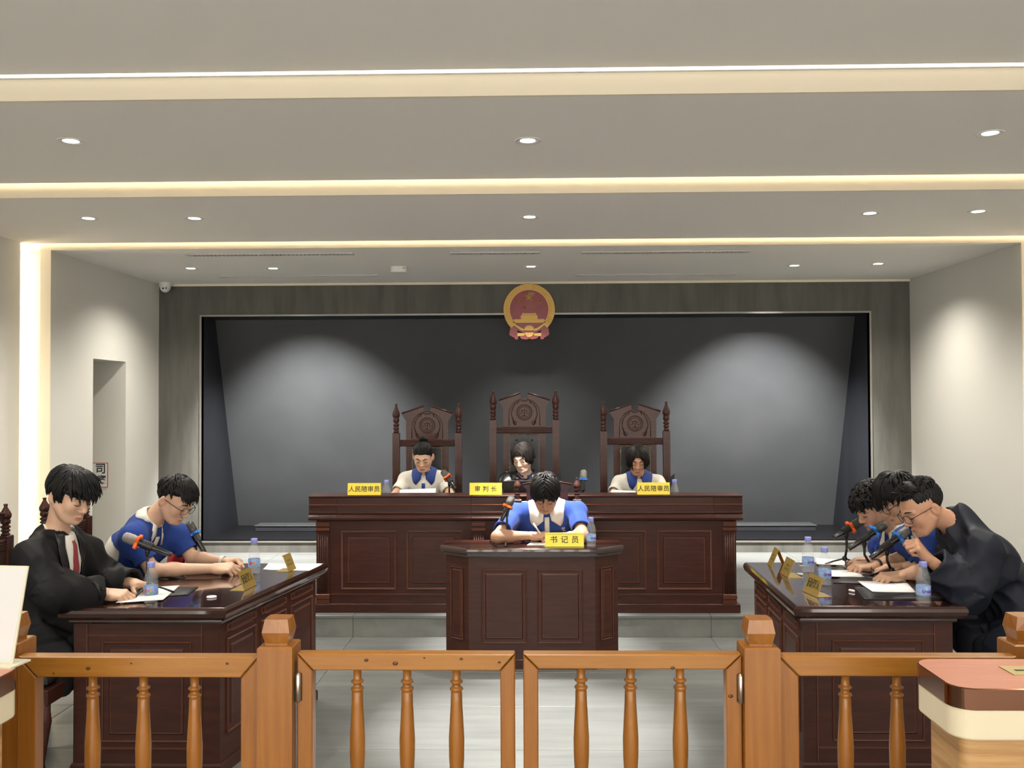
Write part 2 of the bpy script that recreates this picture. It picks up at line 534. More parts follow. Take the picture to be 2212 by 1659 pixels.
for px, py, z, lab, kind in (
        (153, 305, Z_C2, 'leftmost round downlight in the wide middle ceiling band', 'wide'),
        (1140, 304, Z_C2, 'centre round downlight in the wide middle ceiling band', 'narrow'),
        (2139, 288, Z_C2, 'rightmost round downlight in the wide middle ceiling band', 'wide'),
        (191, 472, Z_C3, 'far left downlight of five in the ceiling just before the portal', 'wide'),
        (420, 472, Z_C3, 'second downlight from the left just before the portal', 'wide'),
        (1144, 469, Z_C3, 'centre downlight of five just before the portal', 'narrow bench'),
        (1879, 461, Z_C3, 'second downlight from the right just before the portal', 'wide'),
        (2113, 457, Z_C3, 'far right downlight of five in the ceiling just before the portal', 'wide'),
        (412, 580, Z_REC, 'far left downlight in the stage ceiling near the dome camera', 'wide'),
        (590, 580, Z_REC, 'second downlight from the left in the stage ceiling', 'wash'),
        (1147, 576, Z_REC, 'centre downlight in the stage ceiling above the emblem', 'wash half'),
        (1716, 574, Z_REC, 'second downlight from the right in the stage ceiling', 'wash'),
        (1897, 570, Z_REC, 'far right downlight in the stage ceiling', 'wide')):
    p = WZ(px, py, z)
    downlight(p.x, p.y, z, lab, kind)
for i, x in enumerate((-2.36, 0.0, 2.36)):  # unseen lamps added to brighten the counters near the camera
    downlight(x, 2.45, Z_C1, ('left', 'middle', 'right')[i] + ' added downlight, out of view above the public side of the bar fence', 'wide')
# ------------------------------------------------------------------ furniture helpers
DESK_Z = 0.76


def fx(x, Y):
    return W(x, 1100, Y).x


def fz(y, Y):
    return W(1150, y, Y).z


AX_X = Matrix(((0, 0, 1, 0), (1, 0, 0, 0), (0, 1, 0, 0), (0, 0, 0, 1)))   # local (y, z, x) -> world


def xprism(mb, poly_yz, x0, x1, off=(0, 0, 0)):
    return mb.prism(poly_yz, x0, x1, M=Matrix.Translation(off) @ AX_X)


def face_M(x, y, z, nx, ny):
    """panel frame: local x along the face, y up, z along the outward normal (nx, ny)"""
    n = Vector((nx, ny, 0)).normalized()
    u = Vector((-n.y, n.x, 0))
    return frame((x, y, z), u, (0, 0, 1))


def panel(parent, M, w, h, m='mahogany', me='mahogany highlight', inner=.045, edge=.010):
    """raised-and-fielded panel with its moulding as a sub-part"""
    pw, ph = w / 2, h / 2
    rect = [(-pw, -ph), (pw, -ph), (pw, ph), (-pw, ph)]
    p = MB().loft(rect, [(-.004, 0), (-.004, .002), (-edge - inner + .006, .0015), (-edge - inner, .007), (-edge - inner - .004, .008)], M=M, caps=(False, True)).build('panel', m, parent)
    b = MB()
    b.loft(rect, [(0, 0), (0, .006), (-edge * .4, .010), (-edge * .8, .008), (-edge, .0021)], M=M, caps=(False, False))
    b.build('moulding', me, p)
    q = MB(); k = -edge - inner
    q.loft(rect, [(k + .002, .0022), (k + .001, .0075), (k - .002, .0088), (k - .004, .0082)], M=M, caps=(False, False))
    q.build('moulding', me, p)
    return p


# ------------------------------------------------------------------ judges' bench
YB = 6.72
bcx = fx(1135.5, YB)
bench = thing('judge_bench', 'long dark mahogany judges bench with fluted pilasters on the raised platform', 'bench', (bcx, YB, Z_STEP))


def L(x, Y=YB):
    return fx(x, Y) - bcx


def LZ(y, Y=YB):
    return fz(y, Y) - Z_STEP


MB().box(L(680), L(1597), -.012, .05, 0, LZ(1304), bev=.004).build('plinth', 'mahogany', bench)
MB().box(L(684), L(1589), 0, .03, LZ(1304), LZ(1124)).build('front_board', 'mahogany', bench)
for x0, x1 in ((684, 692), (1581, 1589)):
    MB().box(L(x0), L(x1), .03, .60, LZ(1304), LZ(1124)).build('end_board', 'mahogany', bench)
MB().box(L(684), L(1589), .17, .66, .715, .745, bev=.004).build('worktop', 'mahogany top', bench)
prof = [(.20, LZ(1125)), (-.005, LZ(1125)), (-.030, LZ(1122)), (-.036, LZ(1118)), (-.020, LZ(1115)), (-.012, LZ(1110)), (-.024, LZ(1108)),
        (-.024, LZ(1105)), (-.010, LZ(1104)), (-.010, LZ(1074.5)), (-.020, LZ(1073.5)), (-.022, LZ(1071)), (-.016, LZ(1069.8)), (.20, LZ(1069.8))]
prof = list(reversed(prof))
for a, b in ((668, 727.6), (728, 1017.6), (1018, 1252.6), (1253, 1540.6), (1541, 1603)):
    lg = xprism(MB(), prof, L(a), L(b)).build('ledge', 'mahogany', bench)
    bd = [(-.010, LZ(1092)), (-.018, LZ(1091.5)), (-.019, LZ(1089.5)), (-.010, LZ(1088.5))]
    xprism(MB(), list(reversed(bd)), L(a), L(b)).build('bead', 'mahogany highlight', lg)
for a, b in ((684, 712), (1020, 1048), (1226, 1254), (1561, 1589)):
    p = MB()
    p.box(L(a), L(b), -.008, 0, LZ(1304), LZ(1125))
    n = 5; wv = (L(b) - L(a))
    for i in range(n):
        c = L(a) + wv * (i + 1.0) / (n + 1)
        p.lathe([(.0055, LZ(1281)), (.0055, LZ(1152))], 8, M=Matrix.Translation((c, -.008, 0)))
    p = p.build('pilaster', 'mahogany', bench)
    MB().box(L(a) - .002, L(b) + .002, -.016, 0, LZ(1137), LZ(1127), bev=.003).box(L(a) - .003, L(b) + .003, -.022, 0, LZ(1146), LZ(1139), bev=.004).build('capital', 'mahogany highlight', p)
    MB().box(L(a) - .003, L(b) + .003, -.016, 0, LZ(1294), LZ(1283), bev=.004).box(L(a) - .002, L(b) + .002, -.012, 0, LZ(1304), LZ(1295), bev=.003).build('foot', 'mahogany highlight', p)
for a, b in ((737, 856), (878, 998), (1276, 1395), (1418, 1537)):
    za, zb = LZ(1274), LZ(1146)
    panel(bench, face_M((L(a) + L(b)) / 2, 0, (za + zb) / 2, 0, -1), L(b) - L(a), zb - za, inner=.036, edge=.016)
MB().box(L(714), L(1020), -.004, 0, LZ(1285), LZ(1282)).build('rail_line', 'mahogany highlight', bench)
MB().box(L(1254), L(1560), -.004, 0, LZ(1285), LZ(1282)).build('rail_line', 'mahogany highlight', bench)

# ------------------------------------------------------------------ clerk's desk
YC = 5.83
ccx = fx(1148, YC)
clerk_desk = thing('clerk_desk', 'small dark wooden desk with cut corners standing alone in the centre', 'desk', (ccx, YC, 0))


def LC(x, Y=YC):
    return fx(x, Y) - ccx


hw0, hw1 = LC(1285), LC(1334, YC + .13)     # half widths of the front and behind the cut corners
body = [(-hw0, .012), (hw0, .012), (hw1, .14), (hw1, .31), (-hw1, .31), (-hw1, .14)]
inn = offset_poly(body, -.022)
ushape = body[:4] + [(inn[3][0], body[3][1]), inn[2], inn[1], inn[0], inn[5], (inn[4][0], body[4][1])] + body[4:]
ushape = [body[4], body[5], body[0], body[1], body[2], body[3], (inn[3][0], body[3][1]), inn[2], inn[1], inn[0], inn[5], (inn[4][0], body[4][1])]
MB().loft(ushape, [(0, .06), (0, DESK_Z - .062)]).build('carcass', 'mahogany', clerk_desk)
MB().loft(ushape, [(.006, 0), (.006, .055), (.002, .062)], caps=(True, True)).build('plinth', 'mahogany', clerk_desk)
MB().loft(body, [(.0, DESK_Z - .062), (.018, DESK_Z - .058), (.022, DESK_Z - .050), (.018, DESK_Z - .044), (.030, DESK_Z - .036), (.037, DESK_Z - .022),
                 (.036, DESK_Z - .008), (.030, DESK_Z - .0005), (.024, DESK_Z)]).build('desktop', 'mahogany top', clerk_desk)
for a, b in ((1039, 1137), (1160, 1258)):
    za, zb = fz(1390, YC), fz(1231, YC)
    panel(clerk_desk, face_M((LC(a) + LC(b)) / 2, .012, (za + zb) / 2, 0, -1), LC(b) - LC(a), zb - za, me='mahogany highlight', inner=.024, edge=.007)
dv = Vector((hw1 - hw0, .128, 0)); ln = dv.length
for s in (-1, 1):
    c = Vector((s * (hw0 + hw1) / 2, .076, 0)); nrm = Vector((s * dv.y, -dv.x, 0))
    panel(clerk_desk, face_M(c.x, c.y, (fz(1386, YC) + fz(1229, YC)) / 2, nrm.x, nrm.y), ln * .52, fz(1229, YC) - fz(1386, YC), inner=.010, edge=.006)

# ------------------------------------------------------------------ the two party desks
PROF_TOP = [(.0, DESK_Z - .080), (.012, DESK_Z - .078), (.016, DESK_Z - .070), (.014, DESK_Z - .064), (.034, DESK_Z - .058), (.046, DESK_Z - .044),
            (.052, DESK_Z - .026), (.050, DESK_Z - .012), (.042, DESK_Z - .002), (.034, DESK_Z)]


def party_desk(name, label, outline, inner_side, front_panel, open_side):
    """outline CCW of the carcass in world coordinates; inner_side = (i, j) corners of the side with three panels"""
    c = sum((Vector(p) for p in outline), Vector((0, 0))) / len(outline)
    loc = [(p[0] - c.x, p[1] - c.y) for p in outline]
    t = thing(name, label, 'desk', (c.x, c.y, 0))
    inn = offset_poly(loc, -.022)
    i0, i1 = open_side; seq = [(i1 + k) % 4 for k in range(4)]           # walk round from the end of the open side
    a0, a1 = Vector(loc[i1]), Vector(loc[i0])
    uo = (a1 - a0).normalized() * .022
    ush = [loc[q] for q in seq] + [tuple(a1 - uo), inn[seq[2]], inn[seq[1]], tuple(a0 + uo)]
    MB().loft(ush, [(0, .05), (0, DESK_Z - .08)]).build('carcass', 'mahogany', t)
    MB().loft(ush, [(.009, 0), (.009, .045), (.004, .055)]).build('plinth', 'mahogany', t)
    MB().loft(loc, PROF_TOP).build('desktop', 'mahogany top', t)

    def side(i, j, n, z0, z1, gap, stiles=False):
        a, b = Vector(loc[i]), Vector(loc[j]); d = b - a; u = d.normalized(); nrm = Vector((u.y, -u.x))
        w = (d.length - gap * (n + 1)) / n
        for k in range(n):
            m = a + u * (gap + w / 2 + k * (w + gap))
            panel(t, face_M(m.x, m.y, (z0 + z1) / 2, nrm.x, nrm.y), w, z1 - z0, inner=.03, edge=.009)
        return a, b, u, nrm
    side(*inner_side, 3, .17, .60, .055)
    a, b, u, nrm = side(*inner_side, 3, .63, .668, .055)
    a, b, u, nrm = side(*front_panel, 1, .15, .60, .13)
    M0 = face_M(0, 0, 0, nrm.x, nrm.y)
    L_ = (b - a).length
    for q, (s0, s1, z0, z1) in enumerate(((.06, .065, .06, .675), (L_ - .085, L_ - .08, .06, .675), (.065, L_ - .085, .625, .630), (.065, L_ - .085, .118, .126))):
        p0 = a + u * s0; p1 = a + u * s1
        mb = MB()
        o0 = p0 + nrm * .004
        mb.add([(p0.x, p0.y, z0), (p1.x, p1.y, z0), (p1.x, p1.y, z1), (p0.x, p0.y, z1),
                (p0.x + nrm.x * .005, p0.y + nrm.y * .005, z0), (p1.x + nrm.x * .005, p1.y + nrm.y * .005, z0),
                (p1.x + nrm.x * .005, p1.y + nrm.y * .005, z1), (p0.x + nrm.x * .005, p0.y + nrm.y * .005, z1)],
               [(4, 5, 6, 7), (0, 4, 7, 3), (1, 2, 6, 5), (3, 7, 6, 2), (0, 1, 5, 4)])
        mb.build('bead', 'mahogany highlight', t)
    return t


o_ = .05
lf0, lf1 = WZ(130, 1316, DESK_Z), WZ(488, 1314, DESK_Z)
lb1 = WZ(692, 1223, DESK_Z); YLB = WZ(560, 1216, DESK_Z).y
left_out = [(lf0.x, lf1.y), (lf1.x, lf1.y), (lb1.x + (YLB - lb1.y) * .19, YLB), (lf0.x + .02, YLB)]
LEFT_TOP = left_out
left_body = offset_poly(left_out, -o_)
left_body[0] = (fx(161, lf1.y + o_), left_body[0][1]); left_body[3] = (left_body[0][0] + .02, left_body[3][1])
party_desk('party_desk', 'glossy dark wooden desk at left where the robed person writes', left_body, (1, 2), (0, 1), (3, 0))
rf0, rf1 = WZ(1715, 1310, DESK_Z), WZ(2083, 1311, DESK_Z)
rb0 = WZ(1606, 1214, DESK_Z)
right_out = [(rf0.x, rf0.y), (rf1.x, rf0.y), (rf1.x + .04, rb0.y), (rb0.x, rb0.y)]
RIGHT_TOP = right_out
right_body = offset_poly(right_out, -o_)
right_body[1] = (fx(2054, rf0.y + o_), right_body[1][1]); right_body[2] = (right_body[1][0] + .04, right_body[2][1])
party_desk('party_desk', 'glossy dark wooden desk at right shared by three people', right_body, (3, 0), (0, 1), (1, 2))

# ------------------------------------------------------------------ court chairs
def spiral(cx, cz, r0, r1, a0, a1, n=14):
    return [(cx + (r0 + (r1 - r0) * i / n) * math.cos(a0 + (a1 - a0) * i / n), 0, cz + (r0 + (r1 - r0) * i / n) * math.sin(a0 + (a1 - a0) * i / n)) for i in range(n + 1)]


FINIAL = [(.020, 0), (.024, .006), (.024, .012), (.018, .018), (.018, .026), (.025, .032), (.025, .040), (.019, .046), (.019, .054), (.026, .060), (.026, .070),
          (.018, .078), (.016, .084), (.025, .092), (.026, .108), (.026, .118), (.020, .124), (.027, .132), (.031, .150), (.030, .165), (.024, .182), (.015, .205), (.009, .222),
          (.010, .232), (.012, .238), (.009, .244), (.002, .246)]


def court_chair(label, loc, rz, H=1.49, wid=.577, carve=True, arms=True, group=None, D=.42):
    """carved high-back chair; front faces local -y, origin on the ground under the back posts' middle"""
    t = thing('court_chair', label, 'chair', loc, rz, group)
    hw = wid / 2 - .029
    k = wid / .577
    ft = 1.0 if H > 1.3 else .62
    zf = H - .235 * ft                       # finial foot
    z_rail = zf - .115 * (1 if H > 1.3 else .6)
    for s in (-1, 1):
        p = MB().box(s * hw - .029, s * hw + .029, -.025, .025, 0.0, zf, bev=.004)
        for dx in (-.012, .0, .012):
            p.box(s * hw + dx - .002, s * hw + dx + .002, -.0275, -.02, .55, zf - .03 - abs(dx) * 3)
        p = p.build('back_post', 'chair wood', t)
        MB().lathe([(r * k, z * ft) for r, z in FINIAL], 14, M=Matrix.Translation((s * hw, 0, zf))).build('finial', 'chair wood', p)
    # top rail with reeds
    r = MB().box(-hw + .029, hw - .029, -.018, .018, z_rail, z_rail + .056, bev=.003)
    for i in range(4):
        z = z_rail + .009 + i * .0125
        r.tube([(-hw + .03, -.019, z), (hw - .03, -.019, z)], .0045, 6)
    r.build('top_rail', 'chair wood', t)
    # crest with broken pediment
    zc = z_rail + .056; top = H - .005
    eh = (top - zc)
    e = .211 * k; b = .176 * k
    nx = .029 * k
    crest = [(-b, zc), (b, zc), (b, zc + eh * .55), (e, zc + eh * .74), (e, zc + eh * .78), (nx, top), (nx, top - eh * .14), (nx * .6, top - eh * .18), (-nx * .6, top - eh * .18),
             (-nx, top - eh * .14), (-nx, top), (-e, zc + eh * .78), (-e, zc + eh * .74), (-b, zc + eh * .55)]
    MXZ = Matrix(((1, 0, 0, 0), (0, 0, -1, 0), (0, 1, 0, 0), (0, 0, 0, 1)))    # local (x, z) drawn on the xz plane, +z of the prism to -y
    cr = MB().prism(crest, -.014, .014, M=MXZ).build('crest', 'chair wood', t)
    for s in (-1, 1):
        MB().tube([(s * e, -.016, zc + eh * .775), (s * nx, -.016, top - .004)], .007, 6).build('cornice', 'chair wood', cr)
    if carve:
        cz = zc + eh * .42
        rr = .062 * k
        def y0(pts):
            return [(x, -.0145, z) for x, _, z in pts]
        arch = [(-.128 * k, -.0145, zc + .01), (-.128 * k, -.0145, zc + eh * .36)] + [(-.128 * k * math.cos(a), -.0145, zc + eh * .36 + eh * .46 * math.sin(a)) for a in [i * math.pi / 14 for i in range(1, 14)]] + [(.128 * k, -.0145, zc + eh * .36), (.128 * k, -.0145, zc + .01)]
        MB().tube(arch, .0032, 5).build('carving', 'chair wood', cr)
        for q in (1.0, .76):
            circ = [(rr * q * math.cos(a), -.0145, cz + rr * q * math.sin(a)) for a in [2 * math.pi * i / 24 for i in range(25)]]
            MB().tube(circ, .0048 if q == 1 else .0035, 6, caps=False).build('carved_ring', 'chair wood', cr)
        sc = MB()
        sc.tube([(0, -.0145, cz - rr * .5), (0, -.0145, cz + rr * .5)], .0035, 5)
        sc.tube([(-rr * .42, -.0145, cz + rr * .22), (0, -.0155, cz + rr * .30), (rr * .42, -.0145, cz + rr * .22)], .003, 5)
        for s in (-1, 1):
            sc.tube([(s * rr * .62, -.0145, cz - rr * .02), (s * rr * .40, -.0145, cz - rr * .20), (s * rr * .20, -.0145, cz - rr * .02), (s * rr * .42, -.0145, cz + rr * .22)], .003, 5)
        sc.tube([(-rr * .3, -.0145, cz - rr * .5), (rr * .3, -.0145, cz - rr * .5)], .0035, 5)
        sc.build('carving', 'chair wood', cr)
        for s in (-1, 1):
            sw = [(s * x, y, z) for x, y, z in y0(spiral(.085 * k, zc + .035, .006, .022, -1.2, 4.4))] + [(s * .108 * k, -.0145, zc + eh * .36), (s * .098 * k, -.0145, zc + eh * .55), (s * .072 * k, -.0145, zc + eh * .68)] + [(s * x, y, z) for x, y, z in y0(spiral(.062 * k, zc + eh * .70, .016, .005, 0, 5))]
            MB().tube(sw, .0045, 6).build('carved_scroll', 'chair wood', cr)
            MB().tube([(s * .055 * k, -.0145, zc + eh * .72), (s * .035 * k, -.0145, zc + eh * .79), (s * .012 * k, -.0145, zc + eh * .74), (0, -.0145, zc + eh * .77)], .0045, 6).build('carved_scroll', 'chair wood', cr)
    # back splat with leather
    zb = .50
    MB().box(-b, b, -.013, .013, zb, z_rail + .002, bev=.003).build('splat', 'chair wood', t)
    lw = .128 * k
    le = MB().box(-lw, lw, -.030, -.013, zb + .05, z_rail - .006, bev=.010).build('leather_back', 'black leather', t)
    st = MB()
    zt, zl = z_rail - .011, zb + .055
    n = int((zt - zl) / .0135)
    pts = [(s * (lw - .006), zl + (zt - zl) * i / n) for s in (-1, 1) for i in range(n + 1)]
    n2 = int(2 * lw / .0135)
    pts += [(-lw + .006 + (2 * lw - .012) * i / n2, zt) for i in range(1, n2)]
    for x, z in pts:
        st.lathe([(.0046, 0), (.0035, .0025), (.001, .0035)], 6, M=Matrix.Translation((x, -.0275, z)) @ Matrix.Rotation(math.pi / 2, 4, 'X'), caps=False)
    st = st.build('stud_trim', 'brass', le); st['kind'] = 'stuff'
    for x, z in ((-lw * .5, z_rail - .055), (lw * .5, z_rail - .055), (0, z_rail - .13), (-lw * .5, z_rail - .205), (lw * .5, z_rail - .205), (0, z_rail - .28)):
        MB().lathe([(.009, 0), (.008, .003), (.002, .005)], 8, M=Matrix.Translation((x, -.029, z)) @ Matrix.Rotation(math.pi / 2, 4, 'X'), caps=False).build('button', 'black leather', le)
    # seat, arms, legs
    zs = .46
    MB().box(-hw - .02, hw + .02, -D, .02, zs - .09, zs - .02, bev=.006).build('seat_rail', 'chair wood', t)
    MB().box(-hw + .005, hw - .005, -D + .015, -.03, zs - .02, zs + .03, bev=.018).build('seat', 'black leather', t)
    for s in (-1, 1):
        MB().tube([(s * hw, -D + .035, zs - .06), (s * hw, -D + .020, .30), (s * hw, -D + .045, .12), (s * hw, -D + .030, 0)], [.028, .026, .021, .024], 8).build('leg', 'chair wood', t)
        if arms:
            MB().tube([(s * hw, -.01, .71), (s * hw, -.22, .70), (s * hw, -D + .06, .69), (s * hw, -D + .0, .665)], [.022, .024, .028, .020], 8).build('armrest', 'chair wood', t)
            MB().lathe([(.018, 0), (.022, .03), (.014, .06), (.024, .10), (.015, .15), (.02, .21)], 10, M=Matrix.Translation((s * hw, -D + .07, zs - .02))).build('arm_post', 'chair wood', t)
    return t


YCH = 7.80
for px, h, lab in ((923.5, 1.655 - Z_STEP, 'carved high-back court chair behind the left white-shirted person'),
                   (1133.5, 1.762 - Z_STEP, 'tallest carved court chair at the middle of the bench'),
                   (1372.5, 1.665 - Z_STEP, 'carved high-back court chair behind the right white-shirted person')):
    court_chair(lab, (fx(px, YCH), YCH, Z_STEP), 0, h, .585, group='carved court chairs behind the bench')
court_chair('low carved chair behind the blue-shirted person at the centre', (fx(1182, 6.58), 6.58, 0), 0, fz(1034, 6.58), .48, carve=False, arms=False, D=.37)
court_chair('carved chair behind the robed person at far left', (-2.55, 4.21, 0), math.pi / 2, 1.185, .508, carve=False, arms=False, D=.46)
court_chair('carved chair behind the blue-shirted person at left', (-2.57, 5.055, 0), math.pi / 2, 1.175, .508, carve=False, arms=False)
# ------------------------------------------------------------------ the bar: fence, posts and gates
YF = 2.67


def gx(x):
    return fx(x, YF)


def gz(y):
    return fz(y, YF)


RAIL_T = .045
PZ = gz(1390)           # top of posts
CZ = gz(1334)


def post(label, x, wpx=75, y=YF):
    t = thing('fence_post', label, 'post', (x, y, 0), 0, 'square pine fence posts')
    h = wpx * .5 * YF / FPX
    MB().box(-h, h, -h, h, 0, PZ, bev=.004).build('shaft', 'pine upright', t)
    c = h * .80; ch = (CZ - PZ) / 2
    cap = MB()
    # faceted block: eight corners cut into triangles, a diamond on every side
    a = c * .86
    lo = [(-a, -a, 0), (a, -a, 0), (a, a, 0), (-a, a, 0)]
    mid = [(0, -c, ch), (c, 0, ch), (0, c, ch), (-c, 0, ch)]
    m2 = []
    zz = 2 * ch
    k = .93 * c
    corners = [(-k, -k), (k, -k), (k, k), (-k, k)]
    vs = []
    for (x_, y_) in corners:
        vs.append((x_ * .86, y_ * .86, .006))
    for (x_, y_) in corners:
        vs.append((x_ * 1.06, y_ * 1.06, ch))
    for (x_, y_) in corners:
        vs.append((x_ * .88, y_ * .88, zz))
    for (x_, y_) in ((0, -1), (1, 0), (0, 1), (-1, 0)):
        vs.append((x_ * c * .86, y_ * c * .86, .006))
    for (x_, y_) in ((0, -1), (1, 0), (0, 1), (-1, 0)):
        vs.append((x_ * c * .88, y_ * c * .88, zz))
    fs = []
    for i in range(4):
        j = (i + 1) % 4
        fs += [(4 + i, 12 + i, 4 + j, 16 + i)]            # the diamond
        fs += [(i, 12 + i, 4 + i), (12 + i, j, 4 + j), (4 + i, 16 + i, 8 + i), (16 + i, 4 + j, 8 + j)]
    fs += [(8, 16, 9, 17, 10, 18, 11, 19), (15, 3, 14, 2, 13, 1, 12, 0)]
    cap.add(vs, fs, M=Matrix.Translation((0, 0, PZ + .001)))
    cap.build('cap', 'pine upright', t)
    MB().box(-c * .8, c * .8, -c * .8, c * .8, PZ - .001, PZ + .008).build('cap_foot', 'pine upright', t)
    return t


BAL = [(.0105, 0), (.0105, -.026), (.012, -.030), (.0165, -.033), (.0165, -.037), (.0115, -.040), (.0105, -.046), (.0120, -.050), (.0165, -.053), (.0170, -.058), (.0130, -.062),
       (.0142, -.066), (.0150, -.10), (.0178, -.155), (.0200, -.20), (.0196, -.25), (.0165, -.31), (.0142, -.36), (.0160, -.375), (.0165, -.41), (.0130, -.415), (.0165, -.43), (.0142, -.44), (.0142, -.66)]


def leaf(name, label, cat, x0, x1, zt, rail, stile_l, stile_r, balusters, y=YF, knots=(), group=None, th=RAIL_T):
    """mitred frame with turned balusters; x in world"""
    cx = (x0 + x1) / 2
    t = thing(name, label, cat, (cx, y, 0), 0, group)
    a, b = x0 - cx, x1 - cx
    z0, z1 = .08, zt
    h = th / 2
    MXZ = Matrix(((1, 0, 0, 0), (0, 0, -1, 0), (0, 1, 0, 0), (0, 0, 0, 1)))

    def bar(nm, poly, m, zoff=0.0):
        g = .0012
        poly = offset_poly(poly, -g)
        mb = MB().loft(poly, [(-.003, -h), (0, -h + .003), (0, h - .003), (-.003, h)], M=MXZ)
        return mb.build(nm, m, t)
    il, ir = a + stile_l, b - stile_r
    zi = z1 - rail
    bar('top_rail', [(a, z1), (il, zi), (ir, zi), (b, z1)], 'pine rail')
    bar('bottom_rail', [(a, z0), (b, z0), (ir, z0 + rail), (il, z0 + rail)], 'pine rail')
    bar('stile', [(a, z0), (il, z0 + rail), (il, zi), (a, z1)], 'pine upright')
    bar('stile', [(b, z0), (b, z1), (ir, zi), (ir, z0 + rail)], 'pine upright')
    for bx_ in balusters:
        sc_ = (zi - z0 - rail) / .66
        MB().lathe([(r * 1.12, zi + (z if z > -.45 else z * sc_)) for r, z in BAL], 14, M=Matrix.Translation((bx_ - cx, 0, 0))).build('baluster', 'pine upright', t)
    for kx, kz, kr in knots:
        MB().lathe([(kr, 0), (kr * .5, .0006)], 10, M=Matrix.Translation((kx - cx, -h - .0002, kz)) @ Matrix.Rotation(math.pi / 2, 4, 'X') @ Matrix.Diagonal((1.2, .9, 1, 1)), caps=True).build('knot', 'pine knot', t)
    return t


def hinge(parent_loc, x, label_side, t):
    zt, zb = gz(1452), gz(1508)
    MB().lathe([(.004, zb - .004), (.0085, zb), (.0085, zt), (.006, zt + .003), (.004, zt + .006)], 12, M=Matrix.Translation((x, -RAIL_T / 2 - .008, 0))).build('hinge_pin', 'hinge steel', t)
    MB().box(x - .009, x + .009, -RAIL_T / 2 - .002, -RAIL_T / 2, zb - .002, zt + .002).build('hinge_leaf', 'black plastic', t)


px_l, px_r = gx(603.5), gx(1635)
post('faceted-cap fence post left of the gates', px_l)
post('faceted-cap fence post right of the gates', px_r)
post('fence post at far left partly behind the white sign', gx(8), y=YF + .04)
post('fence post at far right behind the copper-edged counter', gx(2222), y=YF + .04)
kn = lambda L_: [(gx(x), gz(y), r * YF / FPX) for x, y, r in L_]
leaf('bar_fence', 'pine fence panel with turned balusters left of the gates', 'fence', gx(48), gx(565), gz(1415), (1461 - 1415) * YF / FPX, .057 * 1.0, .054, [gx(203), gx(312), gx(422)],
     knots=kn([(200, 1441, 4.5), (292, 1430, 2.2), (127, 1452, 2.2), (497, 1430, 3)]), group='pine fence panels')
leaf('bar_fence', 'pine fence panel with turned balusters right of the gates', 'fence', gx(1674), gx(2186), gz(1411), (1455 - 1411) * YF / FPX, .058, .06, [gx(1821), gx(1932), gx(2043)], group='pine fence panels')
g1 = leaf('gate', 'left swing gate of the pine bar fence', 'gate', gx(645), gx(1112), gz(1408), (1445 - 1408) * YF / FPX, .047, .044, [gx(772), gx(879), gx(985)],
          knots=kn([(794, 1422, 4), (856, 1429, 5), (918, 1417, 2), (997, 1419, 3), (1078, 1426, 3)]), group='swing gates')
g2 = leaf('gate', 'right swing gate of the pine bar fence', 'gate', gx(1128), gx(1597), gz(1408), (1441 - 1408) * YF / FPX, .045, .047, [gx(1253), gx(1359), gx(1466)],
          knots=kn([(1448, 1437, 4), (1571, 1497, 4.5)]), group='swing gates')
c1, c2 = g1.location.x, g2.location.x
hinge(None, gx(650) - c1, 'l', g1)
hinge(None, gx(1591.5) - c2, 'r', g2)

# ------------------------------------------------------------------ copper-edged counters in front of the bar
mat('copper band', (0.24, 0.115, 0.07), 0.12, metal=1.0)
mat('cream laminate', (0.66, 0.58, 0.41), 0.35)
mat('rose laminate', (0.50, 0.205, 0.13), 0.35, noise=((6, 60, 60), (0.44, 0.165, 0.10), 4, 0.35, 0.7))
mat('oak laminate', (0.50, 0.30, 0.125), 0.42, noise=((3, 3, 60), (0.34, 0.18, 0.065), 5, 0.35, 0.65))
mat('satin brass', (0.50, 0.42, 0.20), 0.35, metal=0.9)


def round_rect(x0, x1, y0, y1, r, n=7):
    pts = []
    for cx, cy, a0 in ((x1 - r, y0 + r, -math.pi / 2), (x1 - r, y1 - r, 0), (x0 + r, y1 - r, math.pi / 2), (x0 + r, y0 + r, math.pi)):
        for i in range(n + 1):
            a = a0 + math.pi / 2 * i / n
            pts.append((cx + r * math.cos(a), cy + r * math.sin(a)))
    return pts


def counter(label, x0, x1, y0, y1, zt, hole=None):
    cx, cy = (x0 + x1) / 2, (y0 + y1) / 2
    t = thing('counter', label, 'counter', (cx, cy, 0), 0, 'copper-edged counters')
    P = round_rect(x0 - cx, x1 - cx, y0 - cy, y1 - cy, .055, 14)
    MB().loft(P, [(-.030, 0), (-.030, zt - .120)], caps=(True, False)).build('cabinet', 'oak laminate', t)
    MB().loft(P, [(-.030, zt - .121), (-.004, zt - .120), (-.002, zt - .116), (-.002, zt - .051)], caps=(True, False)).build('cream_band', 'cream laminate', t)
    MB().loft(P, [(-.004, zt - .051), (0, zt - .050), (0, zt - .002), (-.003, zt)], caps=(True, False)).build('copper_edge', 'copper band', t)
    MB().loft(P, [(-.003, zt - .003), (-.003, zt), (-.0035, zt + .0005)], caps=(False, True)).build('top', 'rose laminate', t)
    if hole:
        hx0, hx1, hy0, hy1 = [v - (cx if i < 2 else cy) for i, v in enumerate(hole)]
        mid = (hy0 + hy1) / 2
        g = MB().box(hx0, hx1, hy0, mid - .006, zt + .0005, zt + .003).box(hx0, hx1, mid + .006, hy1, zt + .0005, zt + .003)
        g.box(hx0, hx0 + .02, mid - .006, mid + .006, zt + .0005, zt + .003)
        g = g.build('cable_plate', 'satin brass', t)
        MB().box(hx0 + .02, hx1, mid - .006, mid + .006, zt + .0004, zt + .0012).build('cable_slot', 'black matte', g)
    return t


